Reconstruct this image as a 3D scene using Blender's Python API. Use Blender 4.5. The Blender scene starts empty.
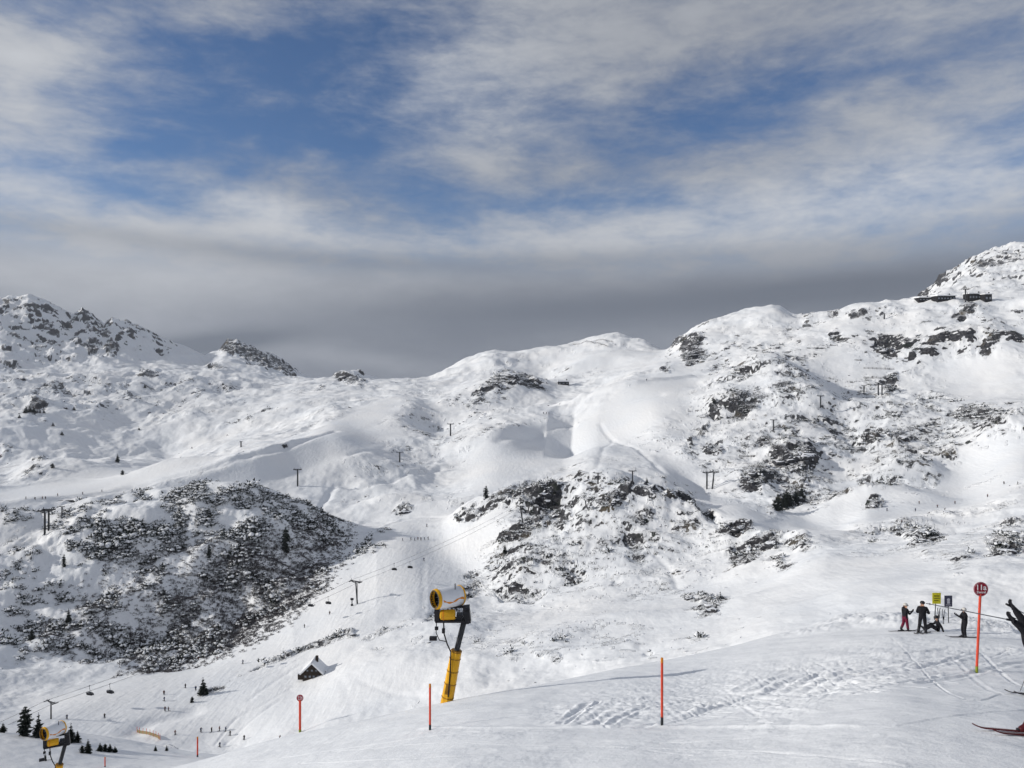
import bpy, bmesh, math, random
import numpy as np
from mathutils import Vector, Matrix
random.seed(7); RNG = np.random.default_rng(11)
S = bpy.context.scene; COL = S.collection
F = 773.0; HV = 384.0; CU = 512.0; R = math.radians

# ------------------------------------------------------------------ noise
_perm = np.random.default_rng(3).permutation(256).astype(np.int32); _perm = np.concatenate([_perm, _perm])
_ga = np.random.default_rng(4).uniform(0, 2*np.pi, 256); _gx = np.cos(_ga).astype(np.float32); _gy = np.sin(_ga).astype(np.float32)
def perlin(x, y):
    xi = np.floor(x); yi = np.floor(y)
    fx = (x-xi).astype(np.float32); fy = (y-yi).astype(np.float32)
    xi = xi.astype(np.int64) & 255; yi = yi.astype(np.int64) & 255
    def g(ix, iy, dx, dy):
        h = _perm[_perm[ix & 255] + (iy & 255)]
        return _gx[h]*dx + _gy[h]*dy
    u = fx*fx*fx*(fx*(fx*6-15)+10); v = fy*fy*fy*(fy*(fy*6-15)+10)
    a = g(xi, yi, fx, fy); b = g(xi+1, yi, fx-1, fy)
    c = g(xi, yi+1, fx, fy-1); d = g(xi+1, yi+1, fx-1, fy-1)
    return (a+(b-a)*u + ((c+(d-c)*u)-(a+(b-a)*u))*v)*1.5
def smooth(a, b, x):
    t = np.clip((x-a)/(b-a), 0, 1); return t*t*(3-2*t)

# ------------------------------------------------------------------ terrain profile
def pchip(xk, yk, x):
    xk = np.asarray(xk, float); yk = np.asarray(yk, float)
    h = np.diff(xk); d = np.diff(yk)/h; m = np.zeros_like(yk)
    m[0] = d[0]; m[-1] = d[-1]
    for i in range(1, len(xk)-1):
        if d[i-1]*d[i] > 0:
            w1 = 2*h[i]+h[i-1]; w2 = h[i]+2*h[i-1]
            m[i] = (w1+w2)/(w1/d[i-1]+w2/d[i])
    x = np.clip(x, xk[0], xk[-1]); i = np.clip(np.searchsorted(xk, x)-1, 0, len(h)-1)
    t = (x-xk[i])/h[i]
    return ((2*t**3-3*t**2+1)*yk[i] + (t**3-2*t**2+t)*h[i]*m[i] + (-2*t**3+3*t**2)*yk[i+1] + (t**3-t**2)*h[i]*m[i+1])
def P(s):
    return [tuple(float(q) for q in w.split(',')) for w in s.split()]
# every curve runs across the view: (bearing, height seen) and (bearing, distance)
CURVES = [
 # fore_crest
 ("crest", P("-400,860 -100,800 60,790 170,768 240,749 300,733 370,718 430,706 512,690 600,672 700,653 780,634 850,621 900,617 950,620 1024,632 1200,660 1424,700"),
           P("-400,60 0,50 170,45 300,41 450,36 600,44 700,54 850,66 900,66 960,62 1024,54 1424,44")),
 ("drop",  P("-400,880 -100,815 60,803 170,790 300,758 430,735 512,722 600,705 700,688 800,668 900,655 1024,672 1424,740"),
           P("-400,80 0,66 170,66 450,60 700,74 850,84 960,82 1424,66")),
 ("kfoot", P("-400,800 -100,785 60,782 170,772 300,752 430,730 512,716 600,700 700,680 800,660 900,648 1024,664 1424,720"),
           P("-400,100 0,95 300,100 1024,100 1424,90")),
 ("knoll", P("-400,715 -100,728 0,733 60,737 110,743 170,751 220,757 300,745 430,722 512,708 600,690 700,672 800,650 900,640 1024,656 1424,700"),
           P("-400,150 0,130 200,125 300,140 1424,130")),
 ("kback", P("-400,730 -100,745 0,752 110,760 200,770 300,748 430,720 512,704 600,686 700,668 800,646 900,634 1024,650 1424,690"),
           P("-400,175 0,165 1424,160")),
 ("base",  P("-400,728 -100,738 0,744 110,755 200,757 300,734 430,707 512,692 600,675 700,656 800,629 900,615 1024,628 1424,640"),
           P("-400,270 0,262 200,245 300,235 430,225 512,220 700,200 900,190 1024,185 1424,180")),
 ("field", P("-400,700 -100,705 0,708 100,700 200,690 260,680 300,672 350,655 430,640 512,632 600,624 700,614 800,592 900,580 1024,578 1424,590"),
           P("-400,310 0,305 200,300 430,285 600,270 800,260 1024,245 1424,240")),
 ("foot",  P("-400,655 -100,660 0,664 100,658 190,652 230,634 300,592 350,555 400,540 440,560 520,603 600,598 700,590 760,578 830,555 900,556 1024,556 1424,560"),
           P("-400,385 0,375 190,378 230,385 300,405 350,440 400,455 440,420 520,330 600,320 700,320 800,310 900,300 1024,290 1424,285")),
 ("hill",  P("-400,530 -100,524 0,517 40,512 100,503 150,492 200,485 240,483 290,498 340,519 370,527 400,526 440,520 470,500 520,487 560,488 585,474 605,469 640,479 690,500 740,508 790,527 835,531 900,530 960,528 1024,523 1424,515"),
           P("-400,520 0,520 100,505 230,490 340,500 400,510 440,520 520,500 600,480 700,450 800,410 900,390 1024,370 1424,360")),
 ("dip",   P("-400,560 0,532 100,520 200,505 240,502 290,515 340,525 370,524 400,518 440,514 470,508 520,500 560,500 600,484 640,492 700,508 740,516 790,534 835,538 900,540 960,538 1024,533 1424,530"),
           P("-400,580 0,575 230,550 400,550 600,530 700,500 800,455 1024,410 1424,400")),
 ("foot2", P("-400,530 0,524 60,518 120,511 200,497 240,491 290,502 340,506 400,500 440,495 500,478 560,474 600,464 660,470 700,492 750,503 790,517 835,529 870,517 900,520 960,522 1024,512 1424,500"),
           P("-400,650 0,650 230,650 340,620 440,620 600,640 700,600 800,545 835,520 900,510 1024,490 1424,480")),
 ("roadlo",P("-400,508 0,503 60,496 120,489 200,468 250,453 330,436 400,468 440,476 500,462 560,460 600,448 650,458 700,472 750,478 790,495 835,505 870,500 900,497 960,505 1024,490 1424,480"),
           P("-400,668 0,669 150,670 250,692 330,745 400,700 500,690 600,700 700,640 800,590 835,570 900,580 1024,570 1424,560")),
 ("roadhi",P("-400,503 0,494 60,487 120,478 200,459 250,446 300,434 335,425 400,440 440,450 500,440 545,452 600,430 650,432 700,450 750,455 800,465 850,480 900,470 960,480 1024,462 1424,450"),
           P("-400,760 0,740 200,790 335,860 400,800 500,760 600,780 700,700 800,660 900,660 1024,650 1424,640")),
 ("mid",   P("-400,475 0,476 30,468 60,463 110,461 160,465 200,452 250,438 300,424 340,410 400,415 440,430 480,418 520,411 550,409 590,396 640,381 700,376 740,372 770,372 800,380 850,398 900,403 960,404 1024,398 1424,390"),
           P("-400,880 0,860 200,920 335,960 400,900 480,880 550,880 640,920 700,960 800,900 900,860 1024,840 1424,820")),
 ("mback", P("-400,470 0,466 60,460 110,458 160,458 200,446 250,430 300,414 340,404 400,400 440,410 480,408 520,406 550,406 590,394 640,378 700,372 740,368 770,362 800,376 850,398 900,400 960,402 1024,396 1424,388"),
           P("-400,960 0,960 200,1010 335,1040 480,980 550,980 640,1000 700,1010 800,960 900,930 1024,920 1424,900")),
 ("knob",  P("-400,420 0,415 60,420 110,425 160,420 200,412 250,408 300,400 340,394 400,390 440,392 480,380 510,372 540,381 570,385 620,373 660,362 700,356 740,352 790,350 850,360 900,372 960,375 1024,370 1424,360"),
           P("-400,1120 0,1120 335,1150 480,1060 550,1080 700,1100 800,1060 900,1040 1024,1040 1424,1030")),
 ("kdip",  P("-400,405 0,400 60,402 110,402 160,402 200,398 250,396 300,391 340,387 400,384 440,385 480,381 510,377 540,380 570,374 620,366 660,360 700,345 740,336 790,332 850,330 900,335 960,335 1024,335 1424,330"),
           P("-400,1220 0,1220 335,1250 480,1200 550,1230 700,1180 800,1140 900,1110 1024,1110 1424,1100")),
 ("ridge", P("-400,385 -50,382 0,380 60,376 130,375 200,377 270,383 300,382 335,377 350,371 366,377 400,380 425,379 450,368 470,358 495,350 520,353 560,347 590,338 612,334 640,341 665,349 680,335 710,321 740,313 770,307 800,316 812,312 830,310 860,304 900,302 920,299 950,300 1000,301 1024,298 1424,290"),
           P("-400,1350 0,1350 335,1400 450,1500 612,1560 680,1380 800,1300 900,1260 1024,1240 1424,1200")),
 ("rdip",  P("-400,395 0,390 200,388 350,388 400,386 450,380 520,370 612,352 680,360 770,330 860,320 920,308 960,304 1024,302 1424,300"),
           P("-400,1600 0,1650 200,1650 450,1720 612,1760 770,1500 900,1450 1024,1430 1424,1400")),
 ("ffoot", P("-400,380 0,374 60,374 120,373 200,373 270,378 300,379 350,384 400,383 450,380 520,372 612,358 680,365 770,340 860,322 920,303 950,297 1024,292 1424,290"),
           P("-400,1900 0,1900 300,1950 612,1950 770,1750 900,1650 1024,1620 1424,1600")),
 ("fmid",  P("-400,345 0,340 30,345 60,348 90,350 120,352 160,360 200,367 225,362 260,366 300,378 350,386 400,386 450,383 520,378 612,365 770,345 880,325 920,303 950,285 985,275 1024,272 1424,270"),
           P("-400,2150 0,2150 300,2200 700,2200 900,1900 1024,1850 1424,1800")),
 ("peak",  P("-400,330 -120,310 -40,303 0,298 20,296 28,293 40,298 60,309 72,315 82,307 92,315 104,325 112,318 122,322 140,329 165,341 190,350 205,356 218,352 226,345 236,342 250,346 268,354 285,363 303,375 322,379 350,386 400,388 450,386 520,380 612,370 770,350 880,325 918,299 940,281 960,268 985,254 1010,247 1040,244 1100,238 1200,250 1424,290"),
           P("-400,2450 0,2500 200,2450 300,2500 700,2500 900,2250 1024,2200 1424,2100")),
 ("beyond",P("-400,378 0,372 200,374 400,392 700,388 900,370 1024,330 1424,330"),
           P("-400,3000 0,3000 700,3000 900,2800 1424,2700")),
]
EXTRA = dict(crest=1.0, drop=1.0)
# columns
cols = [math.atan((u-CU)/F) for u in np.arange(-46, 1071, 1.12)]
a = cols[-1]; st = R(0.12)
right = []
while a < R(74): a += st; st = min(st*1.06, R(1.2)); right.append(a)
while a < R(180): a += R(7); right.append(min(a, R(180)))
left = [-q for q in right if q < R(179)]
TH = np.array(sorted(left)+cols+right); NC = len(TH)
THC = np.clip(TH, -R(50), R(50))
U = CU + F*np.tan(THC); COS = np.cos(THC)
kr = []; kz = []
crv = CURVES[0]
rc = pchip(*zip(*crv[2]), U); vc = pchip(*zip(*crv[1]), U)
zc = -(vc-HV)/F*rc*COS
for r0 in (0.6, 3.0, 8.0, 14.0, 22.0, 31.0):
    kr.append(np.full(NC, r0)); kz.append(-1.65 + (zc+1.65)*((r0-0.6)/(rc-0.6))**0.86)
for nm, vv, rr in CURVES:
    r_ = pchip(*zip(*rr), U); v_ = pchip(*zip(*vv), U)
    if nm in ("peak", "beyond"): v_ = np.interp(U, *[np.array(q) for q in zip(*vv)]) if nm == "peak" else v_
    kr.append(r_); kz.append(-(v_-HV)/F*r_*COS)
kr.append(np.full(NC, 4200.0)); kz.append(np.full(NC, -60.0))
KR = np.array(kr).T; KZ = np.array(kz).T; K = KR.shape[1]
h = np.diff(KR, axis=1); d = np.diff(KZ, axis=1)/h
M = np.zeros_like(KZ); M[:, 0] = d[:, 0]; M[:, -1] = d[:, -1]
w1 = 2*h[:, 1:]+h[:, :-1]; w2 = h[:, 1:]+2*h[:, :-1]
ok = d[:, :-1]*d[:, 1:] > 0
with np.errstate(divide='ignore', invalid='ignore'):
    M[:, 1:-1] = np.where(ok, (w1+w2)/(w1/d[:, :-1]+w2/d[:, 1:]), 0)
KV = HV - KZ/(KR*COS[:, None])*F
inf = (U > -40) & (U < 1060) & (np.abs(TH) < R(40))
RR = []; ZZ = []
for k in range(K-1):
    dv = np.abs(KV[inf, k]-KV[inf, k+1]).max()
    n = int(max(5, min(dv*1.05, 130)))
    if k < 1: n = 8
    elif 2 <= k <= 5: n = 90
    s = np.linspace(0, 1, n, endpoint=False)[None, :]
    r = KR[:, k:k+1]*(KR[:, k+1:k+2]/KR[:, k:k+1])**s
    t = (r-KR[:, k:k+1])/h[:, k:k+1]; H = h[:, k:k+1]
    z = ((2*t**3-3*t**2+1)*KZ[:, k:k+1] + (t**3-2*t**2+t)*H*M[:, k:k+1] + (-2*t**3+3*t**2)*KZ[:, k+1:k+2] + (t**3-t**2)*H*M[:, k+1:k+2])
    RR.append(r); ZZ.append(z)
RR = np.concatenate(RR, 1); ZZ = np.concatenate(ZZ, 1); NR = RR.shape[1]
# feather the crisp profile across neighbouring columns a little
def blur_cols(A, n):
    for _ in range(n):
        B = A.copy(); B[1:-1] = (A[:-2]+2*A[1:-1]+A[2:])/4; A = B
    return A
print("grid", NC, NR)
XX = RR*np.sin(TH)[:, None]; YY = RR*np.cos(TH)[:, None]
YC = RR*COS[:, None]
UU = np.repeat(U[:, None], NR, 1)
def project_v(Z): return HV - Z/YC*F
VV = project_v(ZZ)
CELL = RR*1.15/F
# ------------------------------------------------------------------ regions (bearing, height, half widths, turn, density)
ROCKS = P("""580,540,150,75,0,.40 840,450,190,85,0,.47 770,385,90,40,15,.46 900,335,150,40,0,.26 100,395,150,25,0,.40 430,425,120,50,0,.24 70,325,130,42,0,.48 985,270,70,30,0,.4 600,360,110,26,0,.16 930,560,110,20,0,.22 600,640,130,25,0,.22
10,303,18,8,0,.6 28,318,22,6,-5,.6 15,325,10,5,0,.5 45,310,8,4,-20,.7 50,320,12,4,-15,.5 65,327,9,2.5,-35,.9 85,315,6,8,50,.8
75,338,9,6,0,.65 92,347,8,8,0,.9 112,349,8,8,30,.9 105,330,16,4,30,.6 140,330,18,5,15,.6 158,342,8,5,30,.7 160,352,6,8,0,.5 10,348,10,4,0,.6 10,366,18,6,10,.6 150,377,14,3,0,.9 215,367,12,4,15,.8
255,355,36,11,22,.88 285,369,17,6,25,.88 232,348,12,6,0,1
20,380,40,5,0,.7 60,386,60,8,0,.5 40,402,30,8,0,.55 35,412,12,4,0,.9 100,392,30,8,0,.5 125,383,25,5,0,.45 350,379,15,7,15,1 320,390,10,4,0,.7 300,392,8,3,0,.5 180,383,25,4,0,.45 230,388,30,5,0,.4
40,464,9,3,0,.7 35,478,12,6,0,.5 5,453,8,7,0,.7 240,425,16,3,0,.6 265,415,12,4,0,.5 370,440,14,5,0,.35 405,428,6,4,0,.7 360,456,18,4,0,.4 300,450,25,6,0,.2 398,455,12,4,0,.5 450,430,15,8,0,.35
490,391,26,10,-20,.8 520,380,26,6,10,1.05 480,399,12,8,0,.8 470,412,20,6,0,.4 435,400,20,8,0,.3 402,510,8,3,0,.9
680,343,9,6,0,1.1 692,354,12,15,20,1.05 668,362,6,10,0,.6 710,325,16,5,-15,.5 735,338,16,8,0,.35 762,350,42,7,-5,.6 760,325,14,6,0,.5 665,371,4,3,0,.8 600,338,30,3,0,.25 640,350,20,8,0,.2
790,366,32,12,20,.5 770,378,40,16,15,.42 745,405,19,9,-30,.9 700,435,17,3,-50,1.1 715,415,6,11,-40,.8 650,440,26,14,-20,.45 655,451,8,4,-45,.8 710,451,11,8,0,1 735,435,18,9,-10,.5
755,475,19,13,-40,1.15 792,462,27,18,0,1.1 770,445,10,8,0,1 790,430,32,10,0,.6 826,446,23,12,0,.62 790,500,23,11,-25,1.1 870,440,14,14,0,1.2 905,440,17,6,-10,1.1 925,425,21,5,-15,1 850,420,32,10,0,.5 880,410,30,8,10,.4
975,412,28,9,0,.95 1012,415,22,12,0,.85 985,440,32,24,0,.55 945,460,11,5,0,.9 935,482,22,12,30,.6 900,470,35,14,0,.38 862,484,32,13,20,.6 872,503,16,12,20,.8 835,500,32,10,0,.45 820,480,26,12,0,.4 700,400,24,8,-20,.3 675,420,20,10,-30,.3
892,350,16,12,-10,1.1 880,340,13,5,0,.9 869,335,6,3,0,1 835,338,6,8,-45,.9 810,318,13,8,-30,.6 832,311,9,6,0,.8 855,313,9,4,0,1 800,345,12,7,0,.6 788,332,8,8,0,.6 891,386,8,12,0,1 925,364,13,5,0,.8 965,315,14,6,-30,.9 995,348,11,13,0,.7 1011,345,14,5,0,.9 985,360,3,8,0,.9 950,350,17,14,0,.4 1015,312,8,5,0,.8 925,312,10,3,0,.7 900,322,25,5,0,.3
985,263,32,6,-15,.85 1012,255,22,6,0,.85 1000,277,25,5,0,.45 940,281,12,6,-30,.8 960,272,14,5,-30,.7 925,295,12,4,0,.7
520,495,38,10,-5,1.05 480,510,22,7,-25,.9 548,503,13,11,0,1.1 455,522,11,3,0,.8 590,478,23,6,-10,.85 595,495,18,7,0,.6 622,486,30,12,0,.7 615,505,18,6,-25,1.15 642,490,12,9,0,1 660,500,14,8,0,.6 682,507,16,8,0,.6 645,521,16,6,0,.9
525,530,26,9,-20,1 560,545,32,10,0,.75 530,560,46,16,0,.78 500,560,20,8,-30,.7 470,577,17,8,-20,.8 520,590,22,8,0,.9 562,570,26,10,0,.85 592,560,14,10,0,.5 610,545,25,8,0,.5 620,580,13,8,0,.7 630,538,14,8,30,.9 700,520,26,6,20,.75 735,531,20,5,-5,1 680,540,16,14,0,.5 745,556,14,12,-30,1.15 767,545,20,8,-10,.9 780,565,12,8,0,.75 800,546,17,8,0,.75 690,600,14,7,0,1.1 704,607,14,8,20,1.15 718,600,9,4,0,1
925,541,18,9,10,1.1 890,533,24,4,0,.9 1003,549,21,13,-25,1.1 945,518,28,5,0,.7 925,558,12,9,0,.5 962,571,10,5,0,.9  855,545,20,6,0,.35 1010,525,14,3,0,.8
505,660,16,5,0,.6 550,655,13,5,0,.9 640,655,24,7,0,.5 648,651,6,2,0,1 565,640,12,4,0,.5 700,636,16,4,0,.6 470,640,9,4,0,.5 620,640,30,8,0,.25
300,655,85,3.4,-21,1.0 368,632,16,6,-15,.9 385,627,20,2.5,-15,.9 216,690,13,4,-10,1 380,645,6,3,0,.9 445,607,22,4,-25,1 470,590,14,5,-30,.8 430,640,14,7,0,.45""")
SCRUB = P("""150,560,130,55,0,1 215,530,90,38,10,1 60,600,70,48,0,.75 120,625,80,30,-5,.8 238,582,80,38,-25,1 200,610,70,38,-30,.95 275,528,48,26,25,.9 90,535,55,22,0,.8 60,645,80,14,0,.75 150,640,40,14,-20,.6 20,520,30,8,0,.6
370,545,22,7,-40,.5 30,690,0,0,0,0""")
GROOM = P("""150,710,190,40,-14,1 330,610,150,40,-38,1 430,560,75,34,-25,1 270,470,150,16,-18,1 80,485,120,9,-9,1 600,425,110,22,-28,1 520,455,70,25,-25,.9 900,507,120,13,-9,1 985,478,60,20,-24,1 790,528,60,8,0,.9 680,470,30,12,20,.8 880,330,60,14,5,.5 840,370,50,22,0,.5 620,360,80,12,0,.6 350,425,60,12,-25,.9 740,515,40,12,20,.8 640,445,70,18,-25,.5 980,385,50,20,0,.6
700,610,180,26,-6,.55 850,580,110,22,-6,.7 330,700,110,20,-14,.8""")
def region(lst, U_, V_, soft=0.55):
    out = np.zeros_like(V_)
    for (u, v, ru, rv, rot, s) in lst:
        if ru <= 0: continue
        m = max(ru, rv)*1.6
        sel = (np.abs(U_-u) < m) & (np.abs(V_-v) < m)
        if not sel.any(): continue
        c, s_ = math.cos(R(rot)), math.sin(R(rot))
        du = U_[sel]-u; dv = V_[sel]-v
        a = (du*c+dv*s_)/ru; b = (-du*s_+dv*c)/rv
        q = np.sqrt(a*a+b*b)
        out[sel] = np.maximum(out[sel], s*(1-smooth(soft if s < .9 else max(soft, .5), 1.5, q)))
    return out
WU = UU + (perlin(XX/34, YY/34)*9+perlin(XX/11+4, YY/11)*5)*np.clip(500/RR, 0, 1.3); WV = VV + (perlin(XX/30+9, YY/45)*5+perlin(XX/10+4, YY/14+2)*2.5)*np.clip(500/RR, 0, 1.3)
DR = region(ROCKS, WU, WV, .15)
clump = perlin(XX/48+2, YY/40)+.6*perlin(XX/21, YY/17+5)
DR = DR*np.where(DR < .55, .35+1.15*smooth(-.25, .45, clump), .8+.35*smooth(-.3, .4, clump)); DS = region(SCRUB, UU, VV, .75); DG = region(GROOM, UU, VV)
far = RR > 150
DR *= far; DR = np.where(DR < .75, DR*(1-.85*smooth(.25, .7, DG)), DR); DS *= (RR > 340) & (RR < 560); DG = DG*far
# the ground off to the sides of the view stays as rugged as what is next to it
side = smooth(0, 160, np.maximum(-UU, UU-1024)) * (RR > 330)
sidn = 0.45+0.8*perlin(XX/70, YY/70); DR = np.maximum(DR, np.clip(side*sidn, 0, .9))
def octave(lam, ox=0, ax=1.0):
    n = perlin(XX/lam*ax+ox, YY/lam+ox*1.7)
    return n*smooth(1.6, 3.2, lam/CELL)
wx = perlin(XX/90+5, YY/90)*25
# broad undulation and drifted snow
near = RR < 72
und = np.zeros_like(ZZ)
for lam, am in ((150, 3.9), (75, 3.1), (38, 2.3), (19, 1.25), (9, .5), (4.5, .2)):
    und += octave(lam, lam*.37)*am
fade = smooth(60, 210, RR)
wild = np.clip(1-DG*.93, .05, 1)
# keep sky lines where they are: less broad movement far off
und *= fade*wild*np.clip(0.85+DR*.5, 0, 1.5)*smooth(-40, 100, RR)
rk = np.zeros_like(ZZ)
for lam, am in ((60, 3.8), (30, 3.2), (15, 2.6), (8, 1.7), (4, .95), (2, .5), (1.1, .25)):
    n = perlin((XX+wx)/lam+lam, (YY+XX*.25)/lam*1.5)
    rk += (.62-2.2*np.abs(n))*am*smooth(1.5, 3.0, lam/CELL)*.62
    if lam < 20: rk += perlin((XX-wx)/lam*1.3+lam*3, YY/lam*1.3)*am*.7*smooth(1.5, 3.0, lam/CELL)
farboost = 1+2.2*smooth(1600, 2300, RR)
DRs = np.clip(DR, 0, 1.0)
ZZ = ZZ + und*(1+.6*smooth(1000, 1500, RR)) + rk*DRs*farboost*.85*np.clip((RR-120)/330, .12, 1)
rough = np.clip(1-DG*1.4, 0, 1)*fade
rid = np.zeros_like(ZZ)
wy = perlin(XX/60+31, YY/60)*22
for lam, am in ((95, 8.), (46, 5.2), (23, 2.8), (11, 1.3), (5.5, .5)):
    rid += (.26-np.abs(perlin((XX+wy)/lam+lam*.7, (YY-wy)/lam*1.15)))*am*smooth(1.6, 3.2, lam/CELL)
ZZ += rid*rough*smooth(300, 430, RR)*(.35+.65*smooth(-.3, .4, perlin(XX/210+4, YY/210)))*(1+.9*smooth(1700, 2200, RR))*np.clip(.6+DR, 0, 1.3)
sh = (UU-546-(RR-800)*.04)/25.
ZZ -= 17*np.where(sh < 0, 0, np.where(sh < 1, sh, np.clip(1-(sh-1)/5.5, 0, 1)**1.5))*smooth(690, 775, RR)*(1-smooth(845, 925, RR))
hump = np.zeros_like(ZZ)
for lam, am in ((24, .8), (12, .6), (6, .42), (3, .25), (1.6, .13)):
    hump += np.abs(octave(lam, lam*2.1))*am
hl = perlin(XX/30+3, YY/24)*5.5 + perlin(XX/13, YY/11+7)*2.4
ZZ += hump*(rough*.6+DS*1.5) + hl*DS
# local mounds and hollows: bearing, height seen, size across (m), size along (m), turn, rise (m)
def hit_grid(u, v, Z=None):
    Vp = project_v(ZZ)
    c = int(np.argmin(np.abs(TH-math.atan((u-CU)/F))))
    col = Vp[c]; idx = np.argmax(col <= v)
    return c, max(idx, 1)
MOUNDS = P("""170,470,45,28,20,9 60,468,30,20,0,5 90,470,40,22,0,5 40,500,30,10,0,2 480,440,60,45,-20,7 470,400,60,40,0,7 400,470,35,25,0,3 350,470,30,20,0,2
410,500,30,14,0,4 455,505,30,12,0,4 370,488,24,12,0,3 250,425,60,30,0,8 140,410,60,35,0,8 200,400,50,30,0,7 60,410,60,30,0,8 300,405,45,30,0,7 440,420,40,25,0,7 770,378,45,60,15,15 720,400,25,50,25,8 810,400,25,30,0,6 845,470,22,22,0,7 860,450,30,25,0,8 800,455,25,20,0,8
905,470,30,18,0,7 870,495,26,16,0,8 990,440,40,25,0,10 930,500,20,10,0,4 735,540,18,12,0,4 690,525,22,14,0,5 550,560,24,16,0,4 560,520,18,12,0,3 640,500,22,14,0,5 500,500,22,12,0,4 545,500,20,12,0,5
920,350,45,50,0,9 860,345,40,45,0,7 990,350,40,60,0,10 950,330,30,30,0,6 540,356,40,40,0,8 600,360,50,40,0,8 645,360,40,40,0,6 700,340,40,60,0,9 575,370,30,25,0,5 490,375,30,20,0,6
620,620,18,12,0,2 540,640,16,10,0,2 480,660,14,10,0,1.5 400,660,18,12,0,2  745,600,14,9,0,1.5 860,590,16,9,0,1.5""")
for (u, v, sx, sy, rot, hgt) in MOUNDS:
    c, i = hit_grid(u, v); x0, y0 = XX[c, i], YY[c, i]
    if RR[c, i] < 150: print("mound missed", u, v); continue
    cc, ss = math.cos(R(rot)), math.sin(R(rot))
    sel = (np.abs(XX-x0) < 3*max(sx, sy)) & (np.abs(YY-y0) < 3*max(sx, sy))
    dx = XX[sel]-x0; dy = YY[sel]-y0
    q = ((dx*cc+dy*ss)/sx)**2 + ((-dx*ss+dy*cc)/sy)**2
    ZZ[sel] += hgt*1.0*np.exp(-q)
# ------------------------------------------------------------------ the near slope: churned snow, ski tracks, groomer lines
NV = project_v(ZZ)
CH = region(P("""700,690,130,22,-8,1 850,668,130,24,-10,1 600,712,70,12,0,.7 940,655,60,14,0,.8 590,716,45,9,0,1 800,700,70,20,-25,.9 930,622,100,6,3,.9 1000,628,60,8,5,.9 760,632,60,4,-9,.35 480,733,90,5,0,.5 1010,700,90,20,0,.25 480,760,200,18,0,.25 760,745,180,22,0,.35 300,745,120,8,-12,.3"""), UU, NV, .5)*near
def near_oct(lam, s=0.): return perlin(XX/lam+s, YY/lam*0.8+s*.7)*smooth(1.6, 3., lam/CELL)*near
chunk = np.zeros_like(ZZ)
for lam, am in ((2.6, .03), (1.2, .03), (.6, .035), (.3, .03), (.14, .018)):
    chunk += (np.abs(near_oct(lam, lam*9))*1.7-.35)*am
ZZ += chunk*CH*.75
ZZ += near*(near_oct(11, 3)*.10 + near_oct(4.5, 8)*.045 + near_oct(1.6, 2)*.014 + near_oct(.5, 6)*.006)
# the churned bank along the lip behind the group
BK = region(P("900,621,90,5,-1,1 1000,626,70,7,6,1 820,630,40,3,-9,.6"), UU, NV, .4)*near
ZZ += BK*(.15+np.abs(near_oct(1.3, 4))*.3+np.abs(near_oct(.5, 1))*.2)
NV = project_v(ZZ)
def gxy(u, v):
    c = int(np.argmin(np.abs(TH-math.atan((u-CU)/F)))); i = max(int(np.argmax(NV[c] <= v)), 1)
    return XX[c, i], YY[c, i]
TR = []
def track(pts, w, dp, berm=.5): TR.append(([gxy(*p) for p in pts], w, dp, berm))
rt = random.Random(5)
for k in range(9):      # skid marks on the lip of the flat
    u = 545+k*9+rt.uniform(-7, 7); track([(u, 727-rt.uniform(0, 5)), (u+14+rt.uniform(-6, 6), 716), (u+26+rt.uniform(-8, 14), 706+rt.uniform(-5, 5))], rt.uniform(.08, .17), rt.uniform(.02, .06))
for k in range(8):      # long curved turns through the churned snow
    o = k*7; track([(640+o, 728-k), (700+o, 712-k*2), (770+o, 690-k*2), (820+o, 668-k), (880+o, 656-k*.6), (960, 652-k*.8), (1010, 650)], rt.uniform(.08, .18), rt.uniform(.02, .045))
for k in range(10):
    u = 690+k*30+rt.uniform(-12, 12); v = 700-k*4+rt.uniform(-8, 8)
    track([(u-50, v+14), (u-10, v+4+rt.uniform(-3, 3)), (u+50, v-7+rt.uniform(-4, 4)), (u+95, v-9)], rt.uniform(.09, .2), .05)
for k in range(12):
    u = rt.uniform(560, 960); v = 722-(u-560)*.13+rt.uniform(-16, 8)
    track([(u, v), (u+rt.uniform(40, 90), v-rt.uniform(0, 9)), (u+rt.uniform(110, 190), v-rt.uniform(2, 16))], rt.uniform(.06, .12), .035)
for k in range(6):
    u = 820+k*16; track([(u-80, 690+k), (u-50, 676), (u, 662), (u+60, 655)], .25, .06)
for k in range(64):     # shallow criss-cross of single ski lines
    u = rt.uniform(540, 980); v = 722-(u-540)*.15+rt.uniform(-20, 12); a_ = rt.uniform(-.28, .12) if rt.random() < .7 else rt.uniform(.15, .6); L_ = rt.uniform(40, 170)
    track([(u, v), (u+L_*.35, v-L_*.35*a_*.6+rt.uniform(-2, 2)), (u+L_*.7, v+L_*.7*a_*.5), (u+L_, v+L_*a_*.35)], rt.uniform(.03, .075), rt.uniform(.01, .028))
track([(420, 729), (500, 728), (580, 728), (662, 727), (760, 727), (860, 727)], .10, -.06, .2)
track([(560, 707), (620, 700), (700, 690)], .12, -.06, .2); track([(560, 712), (640, 712), (740, 708), (820, 712)], .14, -.05, .2)
track([(900, 726), (1000, 712), (1100, 708)], .05, .025); track([(850, 700), (940, 706), (1030, 707)], .04, .02)
track([(300, 764), (460, 757), (600, 742), (760, 738)], .05, .02); track([(330, 752), (520, 746), (700, 750), (900, 766)], .05, .02)
track([(250, 762), (420, 738), (560, 731)], .06, .025); track([(430, 768), (520, 752), (610, 748), (690, 756)], .04, .02)
rn = np.where(near.any(0))[0]; nr0 = rn[-1]+1
Xn = XX[:, :nr0]; Yn = YY[:, :nr0]; dz = np.zeros_like(Xn)
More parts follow.
